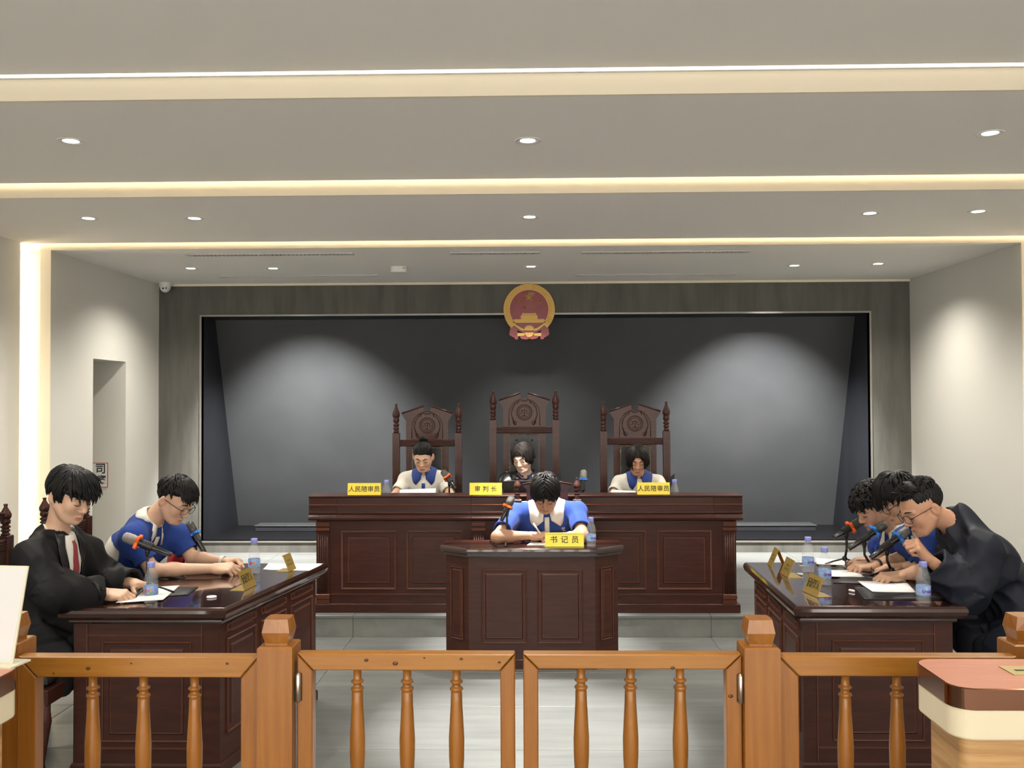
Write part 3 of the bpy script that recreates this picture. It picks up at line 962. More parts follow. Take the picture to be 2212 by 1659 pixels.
ZK = 1.0
k0, k1 = WZ(1968, 1424, ZK), WZ(2060, 1488, ZK)
counter('copper-edged counter with a brass cable plate at lower right', k0.x, k0.x + .8, k1.y, k0.y + .005, ZK, hole=(WZ(2168, 1447, ZK).x, WZ(2168, 1447, ZK).x + .25, WZ(2168, 1460, ZK).y, WZ(2168, 1441, ZK).y))
k2 = WZ(49, 1438, ZK)
counter('copper-edged counter at lower left under the white sign', k2.x - .8, k2.x, k1.y - .02, k2.y + .01, ZK)

# white sign in an acrylic stand
mat('paper white', (0.58, 0.575, 0.57), 0.6)
mat('ivory edge', (0.60, 0.57, 0.44), 0.4)
mat('ink', (0.03, 0.033, 0.035), 0.6)
mat('ink grey', (0.25, 0.26, 0.27), 0.6)
b0 = WZ(28, 1438, ZK); t0 = W(55, 1226, b0.y + .06)
sg = thing('notice_sign', 'white notice board in an ivory-edged stand on the left counter', 'sign', (b0.x, b0.y, ZK))
v_up = Vector((t0.x - b0.x - .0, t0.y - b0.y, t0.z - ZK)); hgt = v_up.length
Ms = frame((0, 0, .004), (1, -.12, 0), v_up)
MB().box(-.30, 0, 0, hgt, -.003, .003, M=Ms, bev=.001).build('board', 'ivory edge', sg)
MB().box(-.295, -.005, .006, hgt - .006, .0031, .0036, M=Ms).build('sheet', 'paper white', sg)
MB().box(-.30, .018, -.035, .045, .0005, .005, M=frame((0, 0, 0), (1, -.12, 0), (.12, 1, 0))).build('foot', 'ivory edge', sg)
# ------------------------------------------------------------------ things on the ceiling and the back wall
mat('grille white', (0.52, 0.51, 0.48), 0.5)
mat('grille dark', (0.02, 0.02, 0.02), 0.7)
slat_me = MB().box(-.006, .006, -.034, .034, -.012, .0, M=Matrix.Rotation(.35, 4, 'Y')).mesh('slat')


def grille(label, x0, x1, py, slats, depth=.085):
    a, b = WZ(x0, py, Z_REC), WZ(x1, py, Z_REC)
    y = (a.y + b.y) / 2; cx = (a.x + b.x) / 2; w = (b.x - a.x) / 2
    t = thing('air_grille', label, 'air grille', (cx, y, Z_REC - .006), 0, 'air-conditioning grilles in the stage ceiling')
    d = depth / 2
    fr = MB()
    e = .014
    fr.box(-w, w, -d, -d + e, -.006, .005).box(-w, w, d - e, d, -.006, .005).box(-w, -w + .05, -d + e, d - e, -.006, .005).box(w - .05, w, -d + e, d - e, -.006, .005)
    fr.build('frame', 'grille white', t)
    MB().box(-w + .05, w - .05, -d + e, d - e, .003, .005).build('backing', 'grille dark', t)
    if slats:
        n = int((2 * w - .1) / .0335)
        for i in range(n):
            link('slat', slat_me, 'grille white', t, (-w + .05 + (2 * w - .1) * (i + .5) / n, 0, .003))
    else:
        MB().box(-w + .05, w - .05, -d * .25, d * .45, -.003, .001, M=Matrix.Rotation(.25, 4, 'X')).build('blade', 'grille white', t)
    return t


grille('long slatted air grille at the left of the stage ceiling', 400, 765, 548, True)
grille('short slatted air grille at the middle of the stage ceiling', 972, 1166, 545, True)
grille('long slatted air grille at the right of the stage ceiling', 1256, 1617, 543, True)
grille('slim blade air slot near the dark niche at left', 472, 818, 595, False, .07)
grille('slim blade air slot near the dark niche at right', 1246, 1588, 592, False, .07)
p = WZ(862, 577, Z_REC)
sd = thing('smoke_detector', 'boxy white detector on the stage ceiling left of the emblem', 'detector', (p.x, p.y, Z_REC))
MB().loft(round_rect(-.072, .072, -.06, .06, .03), [(-.006, -.052), (0, -.046), (0, 0)], caps=(True, False)).build('housing', 'white plastic', sd)
for dx in (.042, .056):
    MB().lathe([(.0045, 0), (.003, .001)], 8, M=Matrix.Translation((dx, -.0605, -.018)) @ Matrix.Rotation(math.pi / 2, 4, 'X')).build('indicator', 'black plastic', sd)
p = W(357, 612, Y_BACK - .13)
dc = thing('dome_camera', 'small white dome camera in the upper left corner of the stage', 'camera', (p.x + .0, Y_BACK - .13, Z_REC))
MB().lathe([(.062, 0), (.060, -.012), (.054, -.02), (.054, -.045), (.050, -.065), (.038, -.084), (.02, -.096), (.001, -.10)], 22, caps=False).build('housing', 'white plastic', dc)
Me = Matrix.Translation((.012, -.046, -.062)) @ Matrix.Rotation(math.pi / 2 - .25, 4, 'X')
MB().lathe([(.036, -.012), (.036, 0), (.033, .003), (.001, .004)], 20, M=Me, caps=False).build('eyeball', 'white plastic', dc)
for dx, c_ in ((-.014, 'black plastic'), (.016, 'ink grey')):
    MB().lathe([(.0105, .003), (.0105, .006), (.004, .0075)], 14, M=Me @ Matrix.Translation((dx, 0, 0))).build('lens', c_, dc)

# the notice on the door jamb
js = thing('wall_notice', 'white notice with red border on the left door jamb', 'sign', (-4.085, DY1 - .001, 1.0))
mat('sign red', (0.42, 0.03, 0.03), 0.5)
mat('sign white', (0.68, 0.67, 0.64), 0.5)
zt, zb = fz(997, DY1) - 1.0, fz(1051, DY1) - 1.0
MB().box(-.09, .09, -.004, 0, zb, zt).build('border', 'sign red', js)
MB().box(-.084, .084, -.0048, -.0039, zb + .006, zt - .006).build('sheet', 'sign white', js)
MXZ = Matrix(((1, 0, 0, 0), (0, 0, -1, 0), (0, 1, 0, 0), (0, 0, 0, 1)))
link('lettering', xf(text_mesh('司', .105, .0004, bold=.002), Matrix.Translation((.022, -.0052, zt - .062)) @ MXZ), 'ink', js)
link('lettering', xf(text_mesh('案', .085, .0004, bold=.002), Matrix.Translation((.032, -.0052, zb + .070)) @ MXZ), 'ink', js)

# ------------------------------------------------------------------ the emblem
mat('emblem gold', (0.50, 0.30, 0.075), 0.42, metal=0.35, bump=(S(120), 0.25))
mat('emblem red', (0.26, 0.012, 0.018), 0.28, coat=0.3, noise=(S(14), (0.20, 0.008, 0.012), 3, 0.4, 0.7))
em = thing('emblem', 'round red and gold national emblem with five stars above the bench', 'emblem', (fx(1145, Y_BACK - .02), Y_BACK - .013, fz(668, Y_BACK)))
u = Y_BACK / FPX / 9.757          # one pixel of the close-up, in metres


def E_(x, y):
    return ((x - 1030) * u, (770 - y) * u)


def epr(pts, z0, z1, name, m, parent=None):
    pts = [E_(*q) for q in pts]
    area = sum(pts[i - 1][0] * pts[i][1] - pts[i][0] * pts[i - 1][1] for i in range(len(pts)))
    if area < 0:
        pts = pts[::-1]
    return MB().prism(pts, z0, z1, M=MXZ).build(name, m, parent or em)


def circ(cx, cy, rx, ry, a0, a1, n):
    return [(cx + rx * math.cos(R(a0 + (a1 - a0) * i / n)), cy - ry * math.sin(R(a0 + (a1 - a0) * i / n))) for i in range(n + 1)]


# back plate and red field
epr(circ(1030, 770, 415, 425, 0, 360, 40)[:-1], 0.0, .012, 'red_field', 'emblem red')
# gold wreath ring, open at the foot
outer = circ(1030, 780, 540, 540, -46, 226, 44); inner = circ(1030, 780, 405, 410, 226, -46, 44)
wr = epr(outer + inner, .002, .026, 'wreath', 'emblem gold')
wd = MB()
for k in range(38):
    a = -40 + 260 * k / 37
    if abs(a - 90) < 4:
        continue
    side = 1 if a < 90 else -1
    for rr_, tw in ((505, 24), (470, -18), (436, 26)):
        c0 = (1030 + rr_ * math.cos(R(a)), 780 - rr_ * math.sin(R(a)))
        ax, az = E_(*c0)
        an = R(a + 90 * side + tw * side)
        wd.lathe([(.0006, -.011), (.0042, -.004), (.0046, .002), (.0006, .011)], 5, M=MXZ @ Matrix.Translation((ax, az, .026)) @ Matrix.Rotation(an, 4, 'Z') @ Matrix.Rotation(math.pi / 2, 4, 'Y') @ Matrix.Diagonal((.55, 1, 1, 1)))
wd = wd.build('wheat_ears', 'emblem gold', wr); wd['kind'] = 'stuff'
epr([(1018, 245), (1038, 245), (1044, 330), (1075, 362), (985, 362), (1014, 330)], .02, .03, 'wreath_tip', 'emblem gold')


def star(cx, cy, r, rot, name='star'):
    vs = []; c = E_(cx, cy)
    vs.append((c[0], c[1], .026)); n = 10
    for i in range(n):
        rr_ = r if i % 2 == 0 else r * .40
        a = R(90 + rot + i * 36)
        q = E_(cx + rr_ * math.cos(a), cy - rr_ * math.sin(a)); vs.append((q[0], q[1], .013))
    fs = [(0, 1 + i, 1 + (i + 1) % n) for i in range(n)]
    return MB().add(vs, fs, M=MXZ).build(name, 'emblem gold', em)


star(1025, 510, 118, 0)
for x, y, rot in ((818, 602, 8), (1238, 602, -8), (938, 730, 14), (1110, 730, -14)):
    star(x, y, 56, rot)
# gate building
epr([(712, 985), (1345, 985), (1362, 1040), (1390, 1062), (680, 1062), (700, 1040)], .010, .026, 'gate_wall', 'emblem gold')
epr([(862, 940), (1200, 940), (1210, 985), (850, 985)], .010, .024, 'gate_hall', 'emblem gold')
epr([(845, 925), (865, 905), (1185, 905), (1212, 925), (1205, 945), (850, 945)], .010, .030, 'gate_eave', 'emblem gold')
epr([(870, 900), (890, 862), (905, 850), (915, 866), (1140, 866), (1152, 850), (1165, 862), (1190, 900)], .010, .028, 'gate_roof', 'emblem gold')
epr([(720, 1000), (1338, 1000), (1342, 1012), (716, 1012)], .026, .030, 'gate_rail', 'emblem gold')
# lower straw bands, cog wheel, ribbons
for s in (-1, 1):
    f = lambda pts: [(1030 + s * (x - 1030), y) for x, y in pts]
    epr(f([(1395, 1070), (1300, 1150), (1215, 1210), (1140, 1235), (1140, 1190), (1205, 1165), (1290, 1110), (1360, 1060)]), .008, .024, 'straw_band', 'emblem gold')
    epr(f([(1420, 1090), (1452, 1310), (1400, 1345), (1340, 1375), (1330, 1408), (1268, 1408), (1258, 1290), (1300, 1190), (1330, 1140)]), .0, .014, 'ribbon', 'emblem red')
    epr(f([(1410, 1100), (1300, 1210), (1160, 1268), (1030, 1275), (1030, 1225), (1140, 1235), (1260, 1180), (1380, 1080)]), .012, .021, 'ribbon_band', 'emblem red')
    epr(f([(1130, 1285), (1280, 1272), (1280, 1345), (1130, 1330)]), .014, .022, 'ribbon_tail', 'emblem gold')
epr([(850, 1270), (1210, 1270), (1240, 1340), (1190, 1390), (1075, 1412), (1060, 1395), (1000, 1395), (985, 1412), (870, 1400), (835, 1360)], .0, .012, 'ribbon_knot', 'emblem red')
cog = []
for i in range(41):
    a = 180 * i / 40.0
    r_ = 118 if i % 4 < 2 else 98
    cog.append((1030 + r_ * math.cos(R(a)), 1225 - r_ * math.sin(R(a))))
epr(cog, .012, .028, 'cog_wheel', 'emblem gold')
cog2 = [(1030 + (104 if i % 4 < 2 else 88) * math.cos(R(-180 + 180 * i / 40)), 1268 - (100 if i % 4 < 2 else 82) * math.sin(R(-180 + 180 * i / 40))) for i in range(41)]
epr(cog2, .012, .028, 'cog_wheel', 'emblem gold')

# ------------------------------------------------------------------ name plates
mat('plate yellow', (0.80, 0.62, 0.045), 0.4)
mat('plate yellow bright', (0.88, 0.76, 0.06), 0.35)
mat('plate gold', (0.46, 0.32, 0.09), 0.34, metal=0.55)
mat('plate orange', (0.75, 0.30, 0.02), 0.45)
mat('plate ink', (0.045, 0.035, 0.01), 0.5)


def tent(label, x0, x1, zb, y, txt, h=.086, size=.040, m='plate yellow', lips=False, spacing=1.18):
    """upright yellow name plate, face towards -y"""
    cx = (x0 + x1) / 2; w = (x1 - x0) / 2
    t = thing('name_plate', label, 'name plate', (cx, y, zb), 0, 'yellow name plates')
    Mf = frame((0, 0, .0005), (1, 0, 0), (0, .13, 1))
    MB().box(-w, w, 0, h, -.003, 0, M=Mf, bev=.001).build('face', m, t)
    Mb = frame((0, .052, .0005), (-1, 0, 0), (0, -.45, 1))
    MB().box(-w, w, 0, h * .99, -.003, 0, M=frame((0, .050, .0005), (-1, 0, 0), (0, -.42, 1)), bev=.001).build('rear_leaf', m, t)
    link('lettering', xf(text_mesh(txt, size, .0004, spacing, bold=.0006), Mf @ Matrix.Translation((0, h * .48, .0006))), 'plate ink', t)
    if lips:
        for z0, z1 in ((-.0, .006), (h - .008, h - .002)):
            MB().box(-w - .001, w + .001, z0, z1, 0, .004, M=Mf, bev=.001).build('lip', m, t)
    return t


zl = fz(1069.8, YB - .01)
tent('yellow name plate in front of the left person at the bench', fx(750, YB), fx(822, YB), zl, YB + .01, '人民陪审员', h=.088, size=.0445, spacing=1.08)
tent('yellow name plate reading 审判长 at the middle of the bench', fx(1014, YB), fx(1084, YB), zl, YB + .01, '审 判 长', h=.088, size=.0445, spacing=1.05)
tent('yellow name plate in front of the right person at the bench', fx(1377.5, YB), fx(1448, YB), zl, YB + .01, '人民陪审员', h=.088, size=.0445, spacing=1.08)
pc = WZ(1219, 1181.5, DESK_Z)
tent('bright yellow name plate with lipped edges on the centre desk', fx(1177, pc.y), fx(1261, pc.y), DESK_Z, pc.y, '书 记 员', h=.089, size=.048, m='plate yellow bright', lips=True, spacing=1.12)


def desk_plate(label, near, far, side, lines, h=.095, lean=.40, a_frame=False):
    """gold L-shaped plate; near, far = pixel ends of its lower edge; side = +1 faces +x"""
    a, b = WZ(*near, DESK_Z), WZ(*far, DESK_Z)
    if side > 0:
        lft, rgt = a, b
    else:
        lft, rgt = b, a
    u_ = (rgt - lft); wd_ = u_.length; u_.normalize()
    nrm = u_.cross(Vector((0, 0, 1)))                 # horizontal, out of the face
    t = thing('desk_plate', label, 'name plate', (lft + rgt) / 2, 0, 'gold desk plates')
    up = Vector((0, 0, 1)) - nrm * lean
    Mf = frame((0, 0, .001), u_, up)
    MB().box(-wd_ / 2, wd_ / 2, 0, h, -.0015, 0, M=Mf, bev=.0004).build('face', 'plate gold', t)
    MB().box(-wd_ / 2, wd_ / 2, 0, .012, -.0002, .0012, M=Mf, bev=.0004).build('lip', 'plate gold', t)
    MB().box(-wd_ / 2, wd_ / 2, h - .006, h, -.006, -.0015, M=Mf, bev=.0004).build('fold', 'plate gold', t)
    if a_frame:
        top = Mf @ Vector((0, h, -.002))
        foot = Vector((0, 0, .001)) - nrm * (2 * lean * h * .92)
        MB().box(-wd_ / 2, wd_ / 2, 0, (top - foot).length, 0, .0015, M=frame(foot, u_, top - foot)).build('rear_leaf', 'plate orange', t)
    else:
        MB().box(-wd_ / 2, wd_ / 2, 0, .075, 0, .0015, M=frame((0, 0, .0005), u_, -nrm)).build('foot', 'plate gold', t)
    if lines == 'marks':
        for r_, (zz, n_, sz) in enumerate(((h * .60, 6, .0055), (h * .38, 8, .0062))):
            mk = MB()
            for i in range(n_):
                x = (i - (n_ - 1) / 2) * sz * 1.5
                mk.box(x - sz * .45, x + sz * .45, zz + .004, zz + .006, .0001, .0004, M=Mf).box(x - sz * .08, x + sz * .12, zz - .006, zz + .004, .0001, .0004, M=Mf).box(x - sz * .4, x + sz * .4, zz - .003, zz - .001, .0001, .0004, M=Mf)
            mk = mk.build('small_print', 'plate ink', t); mk['kind'] = 'stuff'
    else:
        me = text_mesh(lines, .030, .0003, 1.0, bold=.0009)
        k_ = wd_ * .80 / (.030 * 5)
        link('lettering', xf(me, Mf @ Matrix.Translation((0, h * .52, .0004)) @ Matrix.Diagonal((k_, 1.55, 1, 1))), 'plate ink', t)
    return t


desk_plate('gold desk plate lettered 诉讼代理人 on the left desk', (528, 1277), (555, 1263.5), 1, '诉讼代理人')
desk_plate('gold desk plate with small print at the far end of the left desk', (624, 1236), (640, 1228.5), 1, 'marks')
desk_plate('gold desk plate lettered 诉讼代理人 on the right desk', (1765, 1291), (1733.5, 1277.5), -1, '诉讼代理人')
desk_plate('gold desk plate with small print in the middle of the right row', (1702, 1249), (1685, 1238), -1, 'marks')
desk_plate('tent-shaped gold and orange desk plate at the far end of the right desk', (1667, 1226), (1657.5, 1219), -1, 'marks', a_frame=True, lean=.42, h=.105)

# ------------------------------------------------------------------ water bottles
mat('bottle plastic', (0.75, 0.80, 0.84), 0.05, spec=0.9, alpha=0.13, coat=0.8, coat_rough=0.03)
mat('bottle cap', (0.24, 0.26, 0.62), 0.4)
mat('bottle label', (0.20, 0.34, 0.66), 0.35, noise=(S(60), (0.34, 0.48, 0.75), 2, 0.4, 0.6))
mat('label ink', (0.16, 0.05, 0.26), 0.4)
mat('label red', (0.55, 0.10, 0.16), 0.4)
mat('label green', (0.15, 0.45, 0.20), 0.4)
mat('label orange', (0.75, 0.32, 0.10), 0.4)
BOT = [(.020, 0), (.027, .002), (.0305, .008), (.0310, .018), (.0295, .024), (.0310, .030), (.0305, .038), (.0305, .082), (.0312, .086), (.0300, .093), (.0312, .100), (.0298, .106), (.0308, .112),
       (.0285, .122), (.0245, .136), (.0190, .150), (.0150, .158), (.0138, .162), (.0138, .168)]
bottle_me = {}


def bottle(label, x, y, z, h=.187, rot=0.0, art='text', wk=1.0):
    t = thing('water_bottle', label, 'bottle', (x, y, z), rot, 'small plastic water bottles')
    k = h / .187
    t.scale = (k * wk, k * wk, k)
    if 'b' not in bottle_me:
        bottle_me['b'] = MB().lathe(BOT, 24).mesh('bottle_body')
        cp = MB()
        n = 28
        cp.lathe([(.0165, .163), (.0170, .165), (.0170, .183), (.0155, .187), (.001, .1872)], n, caps=False)
        bottle_me['c'] = cp.mesh('cap')
        bottle_me['n'] = MB().lathe([(.0178, .158), (.0178, .161)], 20).mesh('neck_ring')
        bottle_me['l'] = MB().lathe([(.0309, .040), (.0312, .041), (.0312, .080), (.0309, .081)], 28, caps=False).mesh('label')
    link('bottle_body', bottle_me['b'], 'bottle plastic', t)
    link('cap', bottle_me['c'], 'bottle cap', t)
    link('neck_ring', bottle_me['n'], 'bottle plastic', t)
    lb = link('label', bottle_me['l'], 'bottle label', t)

    def wrap(me, r, zc, a0):
        for v in me.vertices:
            xx, yy, zz = v.co
            a = a0 + xx / r
            v.co = ((r + zz) * math.sin(a), -(r + zz) * math.cos(a), zc + yy)
        me.update()
        return me
    if art == 'text':
        me = text_mesh('Ganten', .0185, .0001, .92, bold=.0011)
        link('lettering', wrap(me, .0314, .058, .15), 'label ink', lb)
    else:
        for nm, (cx_, cz_, rx, rz_) in (('label orange', (.004, .060, .013, .012)), ('label green', (.010, .052, .012, .005)), ('label red', (-.014, .060, .007, .010)), ('bottle cap', (.002, .061, .006, .005))):
            c = [(cx_ + rx * math.cos(a), rz_ * math.sin(a)) for a in [2 * math.pi * i / 14 for i in range(14)]]
            zo = {'label orange': .0002, 'label green': .0004, 'label red': .0002, 'bottle cap': .0005}[nm]
            me = MB().prism(c, 0, zo).mesh('print')
            link('print', wrap(me, .0313, cz_, 0), nm, lb)
    return t


def on_desk(px, py):
    return WZ(px, py, DESK_Z)


p = on_desk(326, 1303); bottle('water bottle on the left desk in front of the robed person', p.x, p.y, DESK_Z, .188, .0, 'art')
p = on_desk(549, 1240); bottle('water bottle at the far end of the left desk', p.x, p.y, DESK_Z, .190, .1, 'art')
p = on_desk(1995, 1304); bottle('water bottle at the near right corner of the right desk', p.x, p.y, DESK_Z, .190, .1)
p = on_desk(1782, 1265); bottle('water bottle behind the lettered plate on the right desk', p.x, p.y, DESK_Z, .190, .2)
p = on_desk(1746, 1237); bottle('farthest water bottle on the right desk', p.x, p.y, DESK_Z, .190, .3)
p = on_desk(1277, 1181); bottle('water bottle beside the name plate on the centre desk', p.x, p.y, DESK_Z, .185, .5)
ZW = Z_STEP + .745
p = W(835, 1070, 7.0); bottle('water bottle showing its cap beside the left bench name plate', p.x, 7.0, ZW, .19, .2)
p = W(1457, 1066, 7.0); bottle('water bottle showing its cap beside the right bench name plate', p.x, 7.0, ZW, .19, .2)

# ------------------------------------------------------------------ microphones on table stands
mat('mic body', (0.015, 0.015, 0.017), 0.25, metal=0.3, coat=0.5)
mat('mic grille', (0.09, 0.088, 0.08), 0.32, metal=0.9, bump=(S(900), 0.8))
mat('mic grille silver', (0.34, 0.33, 0.31), 0.3, metal=0.95, bump=(S(900), 0.8))
mat('ring orange', (0.78, 0.12, 0.012), 0.45)
mat('ring blue', (0.02, 0.16, 0.55), 0.45)


def mic(label, head, tail, ring, base, silver=False, tripod=True, grip=.45, leg=.115, spin=.3):
    """head, tail = world ends of the microphone; base = foot of the stand"""
    head, tail, base = Vector(head), Vector(tail), Vector(base)
    t = thing('microphone', label, 'microphone', base, 0, 'handheld microphones on table stands')
    hd, tl = head - base, tail - base
    ax = (hd - tl); Ln = ax.length; ax.normalize()
    M = frame(tl, ax.cross(Vector((.3, .9, .1))).normalized(), (1, 0, 0))
    zq = ax; xq = zq.orthogonal().normalized(); yq = zq.cross(xq)
    M = Matrix(((xq.x, yq.x, zq.x, tl.x), (xq.y, yq.y, zq.y, tl.y), (xq.z, yq.z, zq.z, tl.z), (0, 0, 0, 1)))
    g = .072
    MB().lathe([(.010, 0), (.0125, .002), (.0125, .022), (.0135, .024), (.0150, Ln * .35), (.0185, Ln - g - .012), (.0200, Ln - g)], 16, M=M).build('handle', 'mic body', t)
    MB().lathe([(.0200, Ln - g), (.0235, Ln - g + .004), (.0250, Ln - g + .018), (.0262, Ln - g + .022), (.0262, Ln - g + .030), (.0250, Ln - g + .034), (.0255, Ln - .022), (.0225, Ln - .008), (.0140, Ln - .001), (.001, Ln)], 18, M=M, caps=False).build('grille_head', 'mic grille silver' if silver else 'mic grille', t)
    n = 36; pin = []; pout = []
    for i in range(n):
        a = 2 * math.pi * i / n
        pin.append((.0195 * math.cos(a), .0195 * math.sin(a)))
        r_ = .0335 + .0075 * math.cos(4 * a)
        pout.append((r_ * math.cos(a), r_ * math.sin(a)))
    MB().ring(pin, pout, Ln - g - .010, Ln - g + .004, M=M).build('anti_roll_ring', ring, t)
    # clip and stand
    q = tl + ax * (Ln * grip)
    top = q + Vector((0, 0, -.030))
    MB().ring([(.0165 * math.cos(2 * math.pi * i / 16), .0165 * math.sin(2 * math.pi * i / 16)) for i in range(16)],
              [(.0215 * math.cos(2 * math.pi * i / 16), .0215 * math.sin(2 * math.pi * i / 16)) for i in range(16)], Ln * grip - .025, Ln * grip + .025, M=M).build('clip', 'black plastic', t)
    MB().tube([q + Vector((0, 0, -.018)), top, top + Vector((0, 0, -.018))], [.012, .012, .009], 8).build('swivel', 'black plastic', t)
    foot = Vector((top.x * .0, top.y * .0, .045))
    MB().tube([top + Vector((0, 0, -.012)), Vector((top.x, top.y, .10)) if (top.z > .14) else top * .6, foot], [.0075, .0065, .0075], 8).build('pole', 'black plastic', t)
    MB().lathe([(.012, 0), (.014, .006), (.014, .018), (.009, .024)], 10, M=Matrix.Translation((0, 0, .038))).build('hub', 'black plastic', t)
    for i in range(3):
        a = spin + i * 2 * math.pi / 3
        d = Vector((math.cos(a), math.sin(a), 0))
        MB().tube([d * .006 + Vector((0, 0, .048)), d * leg * .55 + Vector((0, 0, .028)), d * leg + Vector((0, 0, .005))], [.005, .0045, .005], 6).build('leg', 'black plastic', t)
    return t


# left desk
b_ = on_desk(318, 1285); b_.x += .0
mic('microphone with orange ring and silver head on the left desk', W(266, 1158, b_.y), W(371, 1199, b_.y + .02), MATS['ring orange'], (W(322, 1230, b_.y).x, b_.y, DESK_Z), True, grip=.50)
b_ = on_desk(420, 1226)
mic('microphone with blue ring on the left desk', W(406, 1128, b_.y), W(445, 1200, b_.y - .02), MATS['ring blue'], (W(421, 1230, b_.y).x, b_.y, DESK_Z), False, grip=.55)
# right desk
b_ = on_desk(1826, 1226)
mic('microphone with orange ring at the far end of the right desk', W(1862, 1124, b_.y), W(1801, 1162, b_.y - .02), MATS['ring orange'], (W(1825, 1226, b_.y).x, b_.y, DESK_Z), False, grip=.45)
b_ = on_desk(1882, 1238)
mic('middle microphone with blue ring on the right desk', W(1914, 1131, b_.y), W(1833, 1186, b_.y - .02), MATS['ring blue'], (W(1880, 1236, b_.y).x, b_.y, DESK_Z), False, grip=.42)
b_ = on_desk(1927, 1252)
mic('nearest microphone with blue ring and silver head on the right desk', W(1965, 1142, b_.y), W(1880, 1206, b_.y - .02), MATS['ring blue'], (W(1926, 1254, b_.y).x, b_.y, DESK_Z), True, grip=.42)
# clerk
b_ = on_desk(1092, 1175)
mic('microphone with orange ring on the centre desk', W(1107, 1072, b_.y), W(1083, 1126, b_.y - .05), MATS['ring orange'], (W(1094, 1175, b_.y).x, b_.y, DESK_Z), False, grip=.50, leg=.13, spin=.5)
# bench
mic('microphone with orange ring before the left person at the bench', W(956, 1017, 7.05), W(985, 1057, 6.95), MATS['ring orange'], (W(973, 1080, 7.05).x, 7.05, ZW), False, grip=.5)
mic('upright microphone with blue ring at the middle of the bench', W(1261, 1015, 7.05), W(1258, 1068, 7.0), MATS['ring blue'], (W(1259, 1080, 7.05).x, 7.06, ZW), True, grip=.3)

# ------------------------------------------------------------------ papers and folders
mat('paper', (0.74, 0.74, 0.73), 0.7)
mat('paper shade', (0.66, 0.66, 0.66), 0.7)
mat('folder black', (0.018, 0.018, 0.020), 0.5)


def sheet(name, label, cat, corners, m, th=.0008, z=DESK_Z, curl=0.0, group=None, lift=.0, nx=8, ny=6):
    """thin sheet from four pixel corners (near left, near right, far right, far left) on the plane z"""
    P = [WZ(*c, z + lift) for c in corners]
    c = sum(P, Vector()) / 4; c.z = z
    vs, fs = [], []
    for j in range(ny + 1):
        for i in range(nx + 1):
            s, v = i / nx, j / ny
            q = (P[0] * (1 - s) + P[1] * s) * (1 - v) + (P[3] * (1 - s) + P[2] * s) * v
            dz = curl * (max(0, v - .6) ** 2 * 4 + max(0, .3 - s) ** 2 * 4)
            vs.append((q.x - c.x, q.y - c.y, lift + .0005 + dz))
    n = len(vs)
    vs += [(x, y_, zz + th) for x, y_, zz in vs]
    w = nx + 1
    for j in range(ny):
        for i in range(nx):
            a = j * w + i
            fs.append((n + a, n + a + 1, n + a + 1 + w, n + a + w)); fs.append((a, a + w, a + w + 1, a + 1))
    for i in range(nx):
        fs.append((i, i + 1, n + i + 1, n + i)); a = ny * w + i; fs.append((a + 1, a, n + a, n + a + 1))
    for j in range(ny):
        a = j * w; fs.append((a + w, a, n + a, n + a + w)); a = j * w + nx; fs.append((a, a + w, n + a + w, n + a))
    o = MB().add(vs, fs, True).build(name, m, None, c)
    return tag(o, label, cat, group)


GP = 'loose papers on the desks'
sheet('document', 'white document under the hands of the robed person', 'paper', [(250, 1303), (352, 1296), (388, 1266), (296, 1272)], 'paper', curl=.004, group=GP, lift=.006)
sheet('folder', 'black folder lying under the document on the left desk', 'folder', [(300, 1293), (406, 1286), (428, 1269), (330, 1271)], 'folder black', .004)
sheet('document', 'curled white document at the far corner of the left desk', 'paper', [(568, 1231), (668, 1233), (698, 1219), (580, 1219)], 'paper', curl=.006, group=GP)
sheet('folder', 'wide black folder at the near end of the right desk', 'folder', [(1868, 1296), (2040, 1297), (2010, 1268), (1846, 1270)], 'folder black', .004)
sheet('document', 'white document on the nearest black folder at right', 'paper', [(1884, 1279), (1979, 1280), (1956, 1256), (1853, 1258)], 'paper', curl=.006, group=GP, lift=.0055)
sheet('folder', 'black folder in the middle of the right desk', 'folder', [(1800, 1260), (1905, 1264), (1912, 1244), (1830, 1240)], 'folder black', .004)
sheet('document', 'white document on the middle folder of the right desk', 'paper', [(1796, 1246), (1868, 1247), (1850, 1233), (1765, 1232)], 'paper', curl=.004, group=GP, lift=.0055)
sheet('folder', 'black folder at the far end of the right desk', 'folder', [(1800, 1232), (1885, 1233), (1890, 1219), (1812, 1218)], 'folder black', .004)
sheet('document', 'white document at the far end of the right desk', 'paper', [(1764, 1219), (1852, 1223), (1838, 1211), (1762, 1207)], 'paper', curl=.004, group=GP, lift=.0055)
sheet('document', 'white sheet under the writing hand of the person at the centre desk', 'paper', [(1138, 1178), (1185, 1178.5), (1190, 1171), (1148, 1170)], 'paper', group=GP)


def slab_thing(name, label, cat, pts, th, m, group=None):
    """a thin stiff board given by four world corners"""
    P = [Vector(q) for q in pts]
    c = sum(P, Vector()) / 4; c.z = min(q.z for q in P)
    n = (P[1] - P[0]).cross(P[3] - P[0]).normalized() * th
    vs = [tuple(q - c) for q in P] + [tuple(q - c + n) for q in P]
    o = MB().add(vs, [(3, 2, 1, 0), (4, 5, 6, 7), (0, 1, 5, 4), (1, 2, 6, 5), (2, 3, 7, 6), (3, 0, 4, 7)]).build(name, m, None, c)
    return tag(o, label, cat, group)


